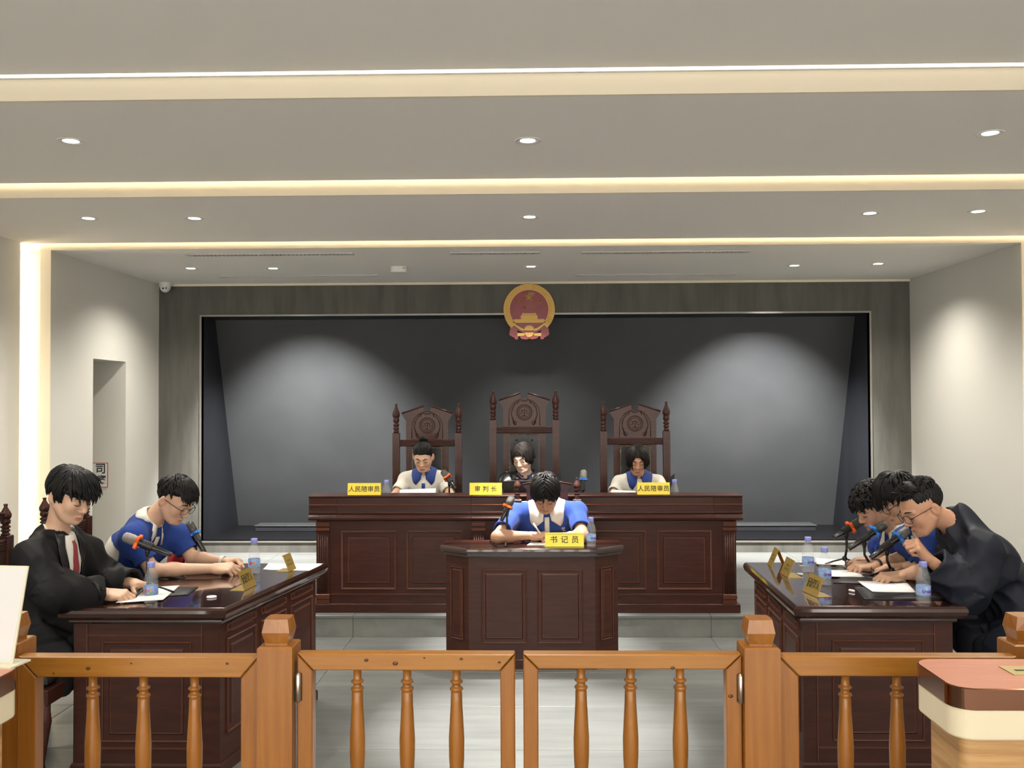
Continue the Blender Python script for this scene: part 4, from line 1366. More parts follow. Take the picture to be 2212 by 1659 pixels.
# bench: papers held up, laptop, folders
zw = ZW + .002
slab_thing('document', 'white sheet held up by the left person at the bench', 'paper', [W(862, 1072, 6.98), W(940, 1072, 6.98), W(942, 1055, 7.12), W(864, 1058, 7.12)], .001, 'paper shade', GP)
slab_thing('document', 'white sheet read by the right person at the bench', 'paper', [W(1318, 1068, 7.0), W(1376, 1070, 7.0), W(1372, 1061, 7.2), W(1322, 1058, 7.2)], .001, 'paper shade', GP)
lp = thing('laptop', 'open black laptop before the robed judge', 'laptop', (fx(1146, 7.02), 7.02, ZW))
Ml = frame((0, -.05, .012), (1, 0, 0), (0, -.10, 1))
MB().box(-.205, .205, 0, .175, -.006, 0, M=Ml, bev=.002).build('screen_lid', 'black plastic', lp)
MB().box(-.205, .205, -.05, .19, 0, .012, bev=.003).build('keyboard_base', 'black plastic', lp)
mat('laptop screen', (0.02, 0.02, 0.025), 0.3, emit=(0.85, 0.92, 1.0), es=2.5)
MB().box(-.195, .195, .012, .166, -.0066, -.0061, M=Ml).build('screen', 'laptop screen', lp)


def folder_stand(label, px0, px1, py0, py1, Y):
    a = W(px0, py1, Y); zt_ = fz(py0, Y)
    t = thing('standing_folder', label, 'folder', (a.x, Y, ZW), 0, 'black folders standing on the bench')
    w_ = (px1 - px0) * Y / FPX
    MB().add([(0, 0, 0), (w_, .02, 0), (w_, .02, zt_ - ZW), (0, 0, (zt_ - ZW) * .62), (0, .004, 0), (w_, .024, 0), (w_, .024, zt_ - ZW), (0, .004, (zt_ - ZW) * .62)],
             [(0, 1, 2, 3), (7, 6, 5, 4), (0, 4, 5, 1), (1, 5, 6, 2), (2, 6, 7, 3), (3, 7, 4, 0)]).build('cover', 'folder black', t)
    MB().add([(w_, .02, 0), (w_ * .55, .13, 0), (w_ * .55, .13, zt_ - ZW - .05), (w_, .02, zt_ - ZW), (w_, .024, 0), (w_ * .55, .134, 0), (w_ * .55, .134, zt_ - ZW - .05), (w_, .024, zt_ - ZW)],
             [(0, 1, 2, 3), (7, 6, 5, 4), (0, 4, 5, 1), (1, 5, 6, 2), (2, 6, 7, 3), (3, 7, 4, 0)]).build('cover', 'folder black', t)
    return t


folder_stand('black folder standing open beside the robed judge', 1198, 1212, 1014, 1070, 7.15)
folder_stand('black folder standing open beside the right person of the bench', 1440, 1458, 1024, 1070, 7.1)
fl = W(1560, 1066, 6.98)
o = MB().box(-.15, .15, -.05, .08, 0, .012, bev=.003).build('tablet', 'black plastic', None, (fl.x, 7.02, ZW + .10))
o.location.z = ZW
tag(o, 'flat dark case lying at the right end of the bench', 'case')

# small things
def stub(label, px, py, rz, group='small white cylinders on the right desk'):
    p = on_desk(px, py)
    o = MB().tube([(-.016, 0, .0065), (-.010, 0, .0066), (.012, 0, .0066), (.016, 0, .006)], [.005, .0062, .0062, .004], 8).build('eraser_stub', 'paper', None, (p.x, p.y, DESK_Z))
    o.rotation_euler = (0, 0, rz)
    return tag(o, label, 'eraser', group)


stub('small white stub beside the nearest black folder at right', 1840, 1279, -1.0)
stub('small white stub between the gold plates and bottles at right', 1728, 1243, -.6)
stub('small white stub at the far end of the right desk', 1733, 1217.5, .0)
p = on_desk(457, 1291)
o = MB().lathe([(.020, 0), (.024, .003), (.022, .007), (.001, .008)], 20, caps=False).build('lens_cap', 'paper', None, (p.x, p.y, DESK_Z))
tag(o, 'small white round cap on the open part of the left desk', 'cap')
p = on_desk(372, 1251)
pe = MB().tube([(-.06, 0, .006), (.03, .004, .006), (.07, .006, .006)], [.004, .005, .002], 8).build('pen', 'black plastic', None, (p.x, p.y, DESK_Z))
tag(pe, 'dark pen lying beside the arm of the blue-shirted person', 'pen')
p = on_desk(372, 1226)
mat('card red', (0.50, 0.03, 0.035), 0.5)
rc = thing('red_card', 'small red card propped behind the arm of the blue-shirted person', 'card', (p.x, p.y + .03, DESK_Z))
Mr = frame((0, 0, .0005), (1, 0, 0), (0, .35, 1))
MB().box(-.045, .045, 0, .070, 0, .002, M=Mr).build('card_face', 'card red', rc)
MB().box(-.045, .045, 0, .070, 0, .002, M=frame((0, .048, .0005), (1, 0, 0), (0, -.35, 1))).build('card_rear', 'card red', rc)
# ------------------------------------------------------------------ people: bodies grown as one smooth surface
F32 = np.float32


def v3(p):
    return np.array((p[0], p[1], p[2]), dtype=np.float64)


def nrmz(a):
    return a / max(np.linalg.norm(a), 1e-9)


class Field:
    """smooth union of tapered capsules and ellipsoids"""

    def __init__(self):
        self.p = []

    def cap(self, a, b, r1, r2=None, k=.02, op='u'):
        self.p.append(('c', v3(a), v3(b), r1, r1 if r2 is None else r2, k, op)); return self

    def ell(self, c, r, Rm=None, k=.02, op='u'):
        self.p.append(('e', v3(c), np.array(r, dtype=np.float64), np.eye(3) if Rm is None else Rm, None, k, op)); return self

    def copy(self):
        f = Field(); f.p = list(self.p); return f

    def grow(self, off):
        f = Field()
        for t, a, b, c, d, k, op in self.p:
            if op == 's':
                continue
            f.p.append((t, a, b, c + off, d + off, k, op) if t == 'c' else (t, a, b + off, c, d, k, op))
        return f

    def _pack(self):
        self.pk = len(self.p)
        ci = [i for i, q in enumerate(self.p) if q[0] == 'c']; ei = [i for i, q in enumerate(self.p) if q[0] == 'e']
        self.ci, self.ei = ci, ei
        self.kk = np.array([q[5] for q in self.p]); self.sub = np.array([q[6] == 's' for q in self.p])
        if ci:
            self.ca = np.array([self.p[i][1] for i in ci]); self.cb = np.array([self.p[i][2] for i in ci]) - self.ca
            self.cl = np.maximum((self.cb ** 2).sum(1), 1e-9); self.cr = np.array([max(self.p[i][3], self.p[i][4]) for i in ci])
        if ei:
            self.ea = np.array([self.p[i][1] for i in ei]); self.er = np.array([self.p[i][2].max() for i in ei])

    def _near(self, P):
        if getattr(self, 'pk', -1) != len(self.p):
            self._pack()
        lo, hi = P.min(0), P.max(0); c = (lo + hi) / 2; r = np.linalg.norm(hi - lo) / 2
        lb = np.zeros(len(self.p))                     # lower bound of each distance, from enclosing capsules and spheres
        if self.ci:
            q = c - self.ca; t = np.clip((q * self.cb).sum(1) / self.cl, 0, 1)
            lb[self.ci] = np.linalg.norm(q - t[:, None] * self.cb, axis=1) - self.cr
        if self.ei:
            lb[self.ei] = np.linalg.norm(c - self.ea, axis=1) - self.er
        lb -= r
        return lb

    def __call__(self, P):
        P = P.astype(F32); D = None
        use = range(len(self.p))
        if len(P) <= 6000 and len(self.p) > 3:
            lb = self._near(P)
            use = [i for i in use if lb[i] < .05 + self.kk[i]]
            if not any(not self.sub[i] for i in use):
                use = [int(np.argmin(np.where(self.sub, 1e9, lb)))]
        for i in use:
            t, a, b, c, d, k, op = self.p[i]
            if D is None and op == 's':
                continue
            if t == 'c':
                ab = (b - a); L2 = max(ab.dot(ab), 1e-9)
                q = P - a.astype(F32)
                h = np.clip(q @ (ab / L2).astype(F32), 0, 1)
                w = q - h[:, None] * ab.astype(F32)
                di = np.sqrt(np.einsum('ij,ij->i', w, w)) - (F32(c) + h * F32(d - c))
            else:
                q = (P - a.astype(F32)) @ c.astype(F32)
                w = q / b.astype(F32)
                k0 = np.sqrt(np.einsum('ij,ij->i', w, w)) + F32(1e-6)
                w = w / b.astype(F32)
                k1 = np.sqrt(np.einsum('ij,ij->i', w, w)) + F32(1e-6)
                di = k0 * (k0 - 1) / k1
            if D is None:
                D = di; continue
            if op == 'u':
                h = np.maximum(F32(k) - np.abs(D - di), 0) / F32(k)
                D = np.minimum(D, di) - h * h * F32(k * .25)
            else:
                di = -di
                h = np.maximum(F32(k) - np.abs(D - di), 0) / F32(k)
                D = np.maximum(D, di) + h * h * F32(k * .25)
        return D


def polygonise(fn, lo, hi, h, margin=.012):
    """surface nets over the blocks that the surface crosses"""
    B = 10
    lo = np.array(lo, dtype=np.float64); hi = np.array(hi, dtype=np.float64)
    nb = np.maximum(np.ceil((hi - lo) / h / B).astype(int), 1)
    n = nb * B
    bi = np.stack(np.meshgrid(*[np.arange(k) for k in nb], indexing='ij'), -1).reshape(-1, 3)
    cen = lo + (bi * B + (B - 1) / 2) * h
    dc = np.concatenate([fn(cen[i:i + 20000]) for i in range(0, len(cen), 20000)])
    keep = np.abs(dc) < B * h * .5 * 1.75 + margin
    Fd = np.where(dc < 0, F32(-1), F32(1)).reshape(nb)
    Fd = np.repeat(np.repeat(np.repeat(Fd, B, 0), B, 1), B, 2)
    loc = np.stack(np.meshgrid(*[np.arange(B)] * 3, indexing='ij'), -1).reshape(-1, 3)
    kb = bi[keep]
    step = 2
    for s in range(0, len(kb), step):
        idx = (kb[s:s + step, None, :] * B + loc[None]).reshape(-1, 3)
        Fd[idx[:, 0], idx[:, 1], idx[:, 2]] = fn(lo + idx * h)
    S_ = Fd < 0
    nx, ny, nz = n
    act = np.zeros((nx - 1, ny - 1, nz - 1), dtype=np.int8)
    for dx in (0, 1):
        for dy in (0, 1):
            for dz in (0, 1):
                act += S_[dx:nx - 1 + dx, dy:ny - 1 + dy, dz:nz - 1 + dz]
    ci = np.argwhere((act > 0) & (act < 8))
    if len(ci) == 0:
        return np.zeros((0, 3)), np.zeros((0, 4), int)
    idm = np.full((nx - 1, ny - 1, nz - 1), -1, dtype=np.int64)
    idm[ci[:, 0], ci[:, 1], ci[:, 2]] = np.arange(len(ci))
    acc = np.zeros((len(ci), 3)); cnt = np.zeros(len(ci))
    cor = [(0, 0, 0), (1, 0, 0), (0, 1, 0), (1, 1, 0), (0, 0, 1), (1, 0, 1), (0, 1, 1), (1, 1, 1)]
    val = [Fd[ci[:, 0] + c[0], ci[:, 1] + c[1], ci[:, 2] + c[2]] for c in cor]
    for a, b in ((0, 1), (2, 3), (4, 5), (6, 7), (0, 2), (1, 3), (4, 6), (5, 7), (0, 4), (1, 5), (2, 6), (3, 7)):
        fa, fb = val[a], val[b]
        m = (fa < 0) != (fb < 0)
        t = np.where(m, fa / np.where(m, fa - fb, 1), 0)
        pa, pb = np.array(cor[a]), np.array(cor[b])
        acc += np.where(m[:, None], pa + t[:, None] * (pb - pa), 0); cnt += m
    V = lo + (ci + acc / cnt[:, None]) * h
    Q = []
    for ax in range(3):
        o1, o2 = [(1, 2), (2, 0), (0, 1)][ax]
        sl0 = [slice(None)] * 3; sl1 = [slice(None)] * 3
        sl0[ax] = slice(0, n[ax] - 1); sl1[ax] = slice(1, n[ax])
        A, Bm = S_[tuple(sl0)], S_[tuple(sl1)]
        e = np.argwhere(A != Bm)
        ok = (e[:, o1] > 0) & (e[:, o2] > 0) & (e[:, o1] < n[o1] - 1) & (e[:, o2] < n[o2] - 1)
        e = e[ok]
        ins = A[e[:, 0], e[:, 1], e[:, 2]]

        def cell(d1, d2):
            c = e.copy(); c[:, o1] -= d1; c[:, o2] -= d2
            return idm[c[:, 0], c[:, 1], c[:, 2]]
        q = np.stack([cell(1, 1), cell(0, 1), cell(0, 0), cell(1, 0)], 1)
        q = np.where(ins[:, None], q, q[:, ::-1])
        Q.append(q[(q >= 0).all(1)])
    return V, np.concatenate(Q)


def np_mesh(name, V, Q, base, material, parent, col=None, smooth=True):
    me = bpy.data.meshes.new(name)
    used = np.unique(Q); mp = np.full(len(V), -1); mp[used] = np.arange(len(used))
    V = V[used]; Q = mp[Q]
    me.vertices.add(len(V)); me.vertices.foreach_set('co', (V - base).astype(F32).ravel())
    nq, k = Q.shape
    me.loops.add(nq * k); me.loops.foreach_set('vertex_index', Q.astype(np.int32).ravel())
    me.polygons.add(nq); me.polygons.foreach_set('loop_start', np.arange(0, nq * k, k, dtype=np.int32))
    me.polygons.foreach_set('use_smooth', np.full(nq, smooth))
    me.update(calc_edges=True); me.validate()
    if col is not None:
        c = col[used]
        at = me.color_attributes.new('col', 'FLOAT_COLOR', 'POINT')
        at.data.foreach_set('color', np.concatenate([c, np.ones((len(c), 1))], 1).astype(F32).ravel())
    return link(name, me, material, parent)


def merge_np(parts):
    Vs, Qs, Cs, n = [], [], [], 0
    for V, Q, C in parts:
        Vs.append(V); Qs.append(Q + n); Cs.append(C); n += len(V)
    return np.concatenate(Vs), np.concatenate(Qs), np.concatenate(Cs)


def grad(fn, P, e=.002):
    g = np.stack([fn(P + np.eye(3)[i] * e) - fn(P - np.eye(3)[i] * e) for i in range(3)], 1)
    return g / np.maximum(np.linalg.norm(g, axis=1, keepdims=True), 1e-6)


def trace(fn, P, d, off, steps=40):
    """march from P along d until the field falls to off"""
    P = P.copy()
    for _ in range(steps):
        P += d * np.clip(fn(P) - off, -.05, .05)[:, None] * .85
    return P


mat('skin', (1, 1, 1), 0.48, spec=0.35, attr='col', sub=0.0, noise=(S(220), (0.93, 0.90, 0.89), 3, 0.4, 0.7))
mat('cloth', (1, 1, 1), 0.85, spec=0.2, attr='col', sheen=0.05, noise=(S(700), (0.86, 0.86, 0.87), 2, 0.35, 0.65), bump=(S(900), 0.10))
mat('robe cloth', (0.0105, 0.0105, 0.0115), 0.7, spec=0.25, bump=(S(500), 0.08))
mat('robe navy', (0.0095, 0.0115, 0.020), 0.6, spec=0.3, bump=(S(500), 0.08))
mat('robe satin', (0.010, 0.010, 0.012), 0.32, spec=0.5)
mat('hair black', (0.0065, 0.0060, 0.0058), 0.50, spec=0.24, bump=((260, 260, 40), 0.25))
mat('hair brown', (0.011, 0.0078, 0.0064), 0.50, spec=0.24, bump=((260, 260, 40), 0.25))
mat('trousers', (0.012, 0.014, 0.022), 0.8)
mat('shoe', (0.02, 0.02, 0.02), 0.4)
mat('polo blue', (0.018, 0.045, 0.21), 0.8, sheen=0.05)
mat('polo white', (0.66, 0.63, 0.57), 0.8, sheen=0.05)
mat('tie red', (0.23, 0.022, 0.030), 0.5, sheen=0.2)
mat('brow', (0.012, 0.009, 0.008), 0.8)
mat('glass clear', (0.8, 0.82, 0.84), 0.05, alpha=0.08, spec=0.6)
mat('badge red', (0.55, 0.02, 0.03), 0.4)
mat('pen white', (0.72, 0.66, 0.54), 0.4)
BLUE = np.array((0.020, 0.050, 0.235)); WHITE = np.array((0.68, 0.65, 0.58))


def head_rot(yaw, pitch, roll=0.0):
    a, d = R(yaw), R(pitch)
    f = np.array((math.cos(a) * math.cos(d), math.sin(a) * math.cos(d), -math.sin(d)))
    r = nrmz(np.cross(f, (0, 0, 1.0))); u = np.cross(r, f)
    if roll:
        c, s = math.cos(R(roll)), math.sin(R(roll)); r, u = c * r + s * u, -s * r + c * u
    return np.stack([r, f, u], 1)


def add_head(f, c, Rm, s=1.0, female=False):
    def p(x, y, z):
        return c + Rm @ (np.array((x, y, z)) * s)
    jw = .92 if female else 1.0
    f.ell(p(0, -.012, .034), np.array((.074, .094, .080)) * s, Rm, k=.03)
    f.ell(p(0, .022, -.016), np.array((.064, .066, .084)) * s, Rm, k=.03)
    f.ell(p(0, .034, -.066), np.array((.050 * jw, .048, .044)) * s, Rm, k=.025)
    f.ell(p(0, .072, -.097), np.array((.021 * jw, .018, .016)) * s, Rm, k=.022)
    for q in (-1, 1):
        f.cap(p(q * .058 * jw, .002, -.045), p(q * .030 * jw, .055, -.092), .016 * s, .014 * s, k=.03)
        f.ell(p(q * .039, .056, -.026), np.array((.022, .021, .024)) * s, Rm, k=.025)
        f.cap(p(q * .012, .085, .022), p(q * .046, .068, .020), .009 * s, .008 * s, k=.012)
        f.ell(p(q * .032, .096, .000), np.array((.017, .014, .012)) * s, Rm, k=.012, op='s')
        f.ell(p(q * .032, .0745, -.001), np.array((.0150, .0125, .0112)) * s, Rm, k=.004)
    f.cap(p(0, .086, .010), p(0, .103, -.028), .0075 * s, .0105 * s, k=.012)
    f.ell(p(0, .101, -.033), np.array((.0105, .0115, .0095)) * s, Rm, k=.007)
    for q in (-1, 1):
        f.ell(p(q * .0125, .0925, -.0365), np.array((.0075, .0095, .0070)) * s, Rm, k=.005)
    f.cap(p(-.021, .081, -.0665), p(0, .0915, -.0640), .0042 * s, .0062 * s, k=.005)
    f.cap(p(.021, .081, -.0665), p(0, .0915, -.0640), .0042 * s, .0062 * s, k=.005)
    f.cap(p(-.017, .081, -.0745), p(.017, .081, -.0745), .0062 * s, .0062 * s, k=.005)
    f.ell(p(0, .0875, -.0760), np.array((.012, .0062, .0055)) * s, Rm, k=.004)
    f.cap(p(-.020, .0895, -.0695), p(.020, .0895, -.0695), .0013 * s, k=.003, op='s')
    for q in (-1, 1):
        tilt = Rm @ np.array(((math.cos(.5), -math.sin(.5) * q, 0), (math.sin(.5) * q, math.cos(.5), 0), (0, 0, 1)))
        f.ell(p(q * .0795, -.016, -.010), np.array((.0095, .021, .033)) * s, tilt, k=.006)
        f.ell(p(q * .0895, -.008, -.006), np.array((.0075, .0110, .0180)) * s, tilt, k=.005, op='s')


POSES = {   # per finger (index..pinky): bends at the three joints in degrees; then the thumb direction and bend
    'rest': ([(18, 28, 16), (20, 32, 18), (24, 36, 20), (28, 38, 22)], (.75, .62, -.25), 14),
    'flat': ([(8, 14, 8), (8, 14, 8), (10, 16, 8), (12, 18, 10)], (.85, .55, -.10), 10),
    'pen': ([(48, 52, 20), (56, 66, 30), (64, 78, 36), (70, 82, 38)], (.42, .78, -.55), 24),
    'fist': ([(72, 88, 50), (76, 92, 52), (78, 94, 52), (80, 92, 50)], (.30, .78, -.55), 40),
    'curl': ([(38, 48, 26), (44, 54, 28), (50, 58, 30), (54, 60, 30)], (.60, .70, -.45), 22),
}


def add_hand(f, wr, d, back, side, pose, s=1.0):
    """wr wrist, d direction of the fingers, back = normal of the back of the hand, side +1 right hand / -1 left"""
    y = nrmz(v3(d)); z = v3(back); z = nrmz(z - y * z.dot(y)); x = np.cross(y, z)
    M = np.stack([x, y, z], 1); t = -side
    curls, td, tb = POSES[pose]
    def p(a, b, c):
        return v3(wr) + M @ (np.array((a, b, c)) * s)
    xs = [t * .029, t * .0095, -t * .0100, -t * .0285]; ys = [.086, .091, .085, .075]
    for i in range(4):
        f.cap(p(xs[i] * .62, .006, 0), p(xs[i], ys[i], .001), .0145 * s, .0112 * s, k=.014)
    f.ell(p(t * .026, .032, -.008), np.array((.015, .030, .014)) * s, M, k=.014)
    f.ell(p(-t * .022, .035, -.008), np.array((.013, .030, .013)) * s, M, k=.014)
    LN = [(.043, .026, .021), (.047, .030, .022), (.043, .028, .021), (.034, .021, .019)]
    for i in range(4):
        q = np.array((xs[i], ys[i], .001)); a = 0.0
        sp = t * (.14 - .10 * i)
        r_ = (.0096, .0087, .0077, .0068)
        for j in range(3):
            a += R(curls[i][j])
            dv = np.array((math.sin(sp) * math.cos(a), math.cos(sp) * math.cos(a), -math.sin(a)))
            e = q + dv * LN[i][j]
            kk = .9 if i == 3 else 1.0
            f.cap(p(*q), p(*e), r_[j] * kk * s, r_[j + 1] * kk * s, k=.0055 if j else .008)
            q = e
    q = np.array((t * .022, .018, -.006)); dv = nrmz(np.array((t * td[0], td[1], td[2])))
    ax = np.array((0, 0, 1.0)) * t
    for j, (ln, ra, rb) in enumerate(((.044, .0135, .0115), (.032, .0115, .0098), (.026, .0098, .0078))):
        e = q + dv * ln
        f.cap(p(*q), p(*e), ra * s, rb * s, k=.010 if j == 0 else .005)
        q = e
        a = R(tb)
        c_, s_ = math.cos(a), math.sin(a)
        dv = nrmz(np.array((dv[0] * c_ - t * s_ * abs(dv[1]) * .9, dv[1] * c_ + s_ * .35, dv[2] * c_)))
    return M


SKINS = {'a': (0.59, 0.375, 0.26), 'b': (0.54, 0.325, 0.215), 'c': (0.42, 0.235, 0.150), 'd': (0.62, 0.40, 0.29), 'e': (0.50, 0.275, 0.175)}


class Person:
    def __init__(self, label, base, head, yaw, pitch, neck, sr, sl, pelvis, er, wr_, el, wl, roll=0.0, skin='a', female=False, hs=1.0, group=None, res=1.0,
                 hand_r=('rest', None, None), hand_l=('rest', None, None), knee=None, build=1.0):
        self.t = thing('person', label, 'person', base, 0, group)
        self.base = v3(base); self.res = res; self.build = build
        self.head = v3(head); self.Hr = head_rot(yaw, pitch, roll); self.hs = hs
        self.N = v3(neck); self.SR, self.SL = v3(sr), v3(sl); self.P = v3(pelvis)
        self.ER, self.WR, self.EL, self.WL = v3(er), v3(wr_), v3(el), v3(wl)
        rx = nrmz(self.SR - self.SL); s = nrmz(self.N - self.P)
        fw = nrmz(np.cross(s, rx)); rx = np.cross(fw, s)
        self.rx, self.fw, self.s = rx, fw, s
        self.T = np.stack([rx, fw, s], 1)
        self.female = female
        self.skin = np.array(SKINS[skin])
        self.hand_r, self.hand_l = hand_r, hand_l
        fx_, fy_ = fw[0], fw[1]; n_ = math.hypot(fx_, fy_) or 1
        self.flat = np.array((fx_ / n_, fy_ / n_, 0)); self.side = np.array((self.flat[1], -self.flat[0], 0))
        self.knee = knee
        self.torso = self._torso(); self._body()
        self.extra = 0

    def hp(self, x, y, z):
        return self.head + self.Hr @ (np.array((x, y, z)) * self.hs)

    def _torso(self):
        f = Field(); b = self.build; s, fw = self.s, self.fw
        L_ = np.linalg.norm(self.N - self.P)
        f.ell(self.P, (.155 * b, .115 * b, .11), self.T, k=.06)
        f.ell(self.P + s * L_ * .34 + fw * .005, (.132 * b, .098 * b, .13), self.T, k=.06)
        f.ell(self.P + s * L_ * .66 + fw * .008, (.148 * b, .106 * b, .15), self.T, k=.06)
        c = self.N - s * .055
        for sh in (self.SR, self.SL):
            f.cap(c, sh, .062 * b, .052 * b, k=.05)
            f.cap(self.N - s * .014 - fw * .014, sh + s * .002, .036, .038 * b, k=.045)
            f.cap(self.P + s * L_ * .7 + (sh - c) * .5, sh, .07 * b, .045 * b, k=.05)
        return f

    def _body(self):
        f = self.torso.copy(); b = self.build
        hb = self.hp(0, -.030, -.055)
        f.cap(self.N - self.s * .03, hb, .052 if not self.female else .045, .050 if not self.female else .042, k=.03)
        arm_p = {}; hand_p = {}
        for nm, S_, E, Wt in (('R', self.SR, self.ER, self.WR), ('L', self.SL, self.EL, self.WL)):
            arm_p[nm] = f.p
            n0 = len(f.p)
            f.cap(S_, E, .045 * b, .036 * b, k=.03)
            d = Wt - E
            f.cap(E, E + d * .35, .036 * b, .036 * b, k=.02)
            f.cap(E + d * .3, Wt, .036 * b, .0245 * b, k=.02)
            arm_p[nm] = f.p[n0:]
        hf = Field(); add_head(hf, self.head, self.Hr, self.hs, self.female)
        f_all = f.copy(); f_all.p += hf.p
        hd = {}
        for nm, Wt, E, spec, side in (('R', self.WR, self.ER, self.hand_r, 1), ('L', self.WL, self.EL, self.hand_l, -1)):
            g = Field()
            d = nrmz(Wt - E) if spec[1] is None else v3(spec[1])
            bk = np.array((0, 0, 1.0)) if spec[2] is None else v3(spec[2])
            add_hand(g, Wt, d, bk, side, spec[0], .93 if self.female else 1.0)
            hd[nm] = (Wt, nrmz(d)); hand_p[nm] = g.p; f_all.p += g.p
        self.field = f_all; self.hd = hd
        # three pieces of the one surface at different fineness, meeting under collar and at the wrists
        parts = []
        h_big, h_head, h_hand = .0075 * self.res, .0030 * self.res, .0026 * self.res
        pts = np.array([self.P, self.SR, self.SL, self.ER, self.EL, self.WR, self.WL, self.N])
        lo, hi = pts.min(0) - .16, pts.max(0) + .16
        ncut = self.N + self.s * .01; nd = nrmz(self.hp(0, -.02, -.04) - self.N)
        big = Field(); big.p = f.p
        V, Q = polygonise(big, lo, hi, h_big)
        cen = V[Q].mean(1)
        keep = ((cen - ncut) @ nd < .004) | (np.linalg.norm(cen - self.N, axis=1) > .10)
        for nm in 'RL':
            Wt, d = hd[nm]; E = self.ER if nm == 'R' else self.EL
            fd = nrmz(Wt - E); ln = np.linalg.norm(Wt - E)
            al = (cen - Wt) @ fd; pr = np.linalg.norm(cen - Wt - al[:, None] * fd, axis=1)
            keep &= ~((al > -.045) & (al < .05) & (pr < .042))
        parts.append((V, Q[keep], self._col(V)))
        hfld = Field(); hfld.p = self.torso.p + f.p[len(self.torso.p):len(self.torso.p) + 1] + hf.p
        r_ = .145 * self.hs
        lo2 = np.minimum(self.head - r_, self.N - .07); hi2 = np.maximum(self.head + r_, self.N + .07)
        V, Q = polygonise(hfld, lo2, hi2, h_head)
        cen = V[Q].mean(1)
        parts.append((V, Q[(cen - ncut) @ nd > -.004], self._col(V)))
        for nm in 'RL':
            Wt, d = hd[nm]; E = self.ER if nm == 'R' else self.EL; fd = nrmz(Wt - E)
            g = Field(); g.p = arm_p[nm] + hand_p[nm]
            c = Wt + d * .07
            V, Q = polygonise(g, c - .135, c + .135, h_hand)
            cen = V[Q].mean(1)
            al = (cen - Wt) @ fd; pr = np.linalg.norm(cen - Wt - al[:, None] * fd, axis=1)
            kp = (al > -.047) & ((pr < .045) | (al > -.02))
            if len(Q):
                kp &= ~(np.linalg.norm(cen - E, axis=1) < .05)
            parts.append((V, Q[kp], self._col(V)))
        V, Q, C = merge_np(parts)
        np_mesh('body', V, Q, self.base, 'skin', self.t, C)

    def _col(self, V):
        q = (V - self.head) @ self.Hr / self.hs
        C = np.tile(self.skin, (len(V), 1))
        x, y, z = q.T
        lip = np.exp(-((x / .021) ** 4)) * np.exp(-(((z + .0705) / .0085) ** 4)) * (y > .07) * (np.abs(z) < .12)
        C = C * (1 - lip[:, None]) + lip[:, None] * self.skin * np.array((.86, .55, .55))
        warm = np.exp(-(((np.abs(x) - .042) / .02) ** 2 + ((z + .03) / .022) ** 2)) * (y > .03) + np.exp(-(((np.abs(x) - .08) / .012) ** 2 + ((z + .01) / .03) ** 2)) * .9 * (np.abs(y) < .05)
        warm = np.clip(warm, 0, 1)[:, None] * .30
        return C * (1 - warm) + warm * self.skin * np.array((1.05, .78, .76))

    # ---------------- face
    def face(self, glasses=False, brow='brow'):
        hs = self.hs
        for q in (-1, 1):
            pts = [self.hp(q * .013, .0925, .0235), self.hp(q * .026, .0905, .0275), self.hp(q * .040, .083, .0265), self.hp(q * .051, .072, .0215)]
            MB().tube([p - self.base for p in pts], [.0022 * hs, .0034 * hs, .0030 * hs, .0012 * hs], 6).build('eyebrow', brow, self.t)
            pts = [self.hp(q * .0175, .0865, -.0055), self.hp(q * .025, .0885, -.0078), self.hp(q * .033, .0885, -.0086), self.hp(q * .041, .0845, -.0074), self.hp(q * .047, .078, -.0045)]
            MB().tube([p - self.base for p in pts], [.0007 * hs, .0015 * hs, .0018 * hs, .0016 * hs, .0008 * hs], 6).build('eyelash', brow, self.t)
        if glasses:
            gt = None
            root = None
            for q in (-1, 1):
                rim = []
                for i in range(21):
                    a = 2 * math.pi * i / 20
                    cx_, sx_ = math.cos(a), math.sin(a)
                    ex = abs(cx_) ** .6 * math.copysign(1, cx_); ez = abs(sx_) ** .6 * math.copysign(1, sx_)
                    rim.append(self.hp(q * .0335 + .0255 * ex, .106 - abs(q * .0335 + .0255 * ex) * .14, -.004 + .0195 * ez) - self.base)
                rm = MB().tube(rim, .0016 * hs, 6, caps=False)
                if root is None:
                    root = rm.build('glasses', 'black plastic', self.t)
                else:
                    rm.build('rim', 'black plastic', root)
                MB().tube([self.hp(q * .058, .097, .004) - self.base, self.hp(q * .071, .085, .006) - self.base, self.hp(q * .079, .03, .006) - self.base, self.hp(q * .081, -.015, .006) - self.base, self.hp(q * .080, -.032, -.012) - self.base], .0017 * hs, 6).build('temple', 'black plastic', root)
                n = 16
                disc = [self.hp(q * .0335 + .0245 * math.cos(2 * math.pi * i / n), .1045 - abs(q * .0335 + .0245 * math.cos(2 * math.pi * i / n)) * .14, -.004 + .0185 * math.sin(2 * math.pi * i / n)) - self.base for i in range(n)]
                bk = [p - self.Hr[:, 1] * .001 for p in disc]
                MB().add([tuple(p) for p in disc + bk], [tuple(range(n)), tuple(reversed(range(n, 2 * n)))] + [(i, (i + 1) % n, n + (i + 1) % n, n + i) for i in range(n)]).build('lens', 'glass clear', root)
            MB().tube([self.hp(-.0085, .104, .003) - self.base, self.hp(0, .106, .006) - self.base, self.hp(.0085, .104, .003) - self.base], .0016 * hs, 6).build('bridge', 'black plastic', root)

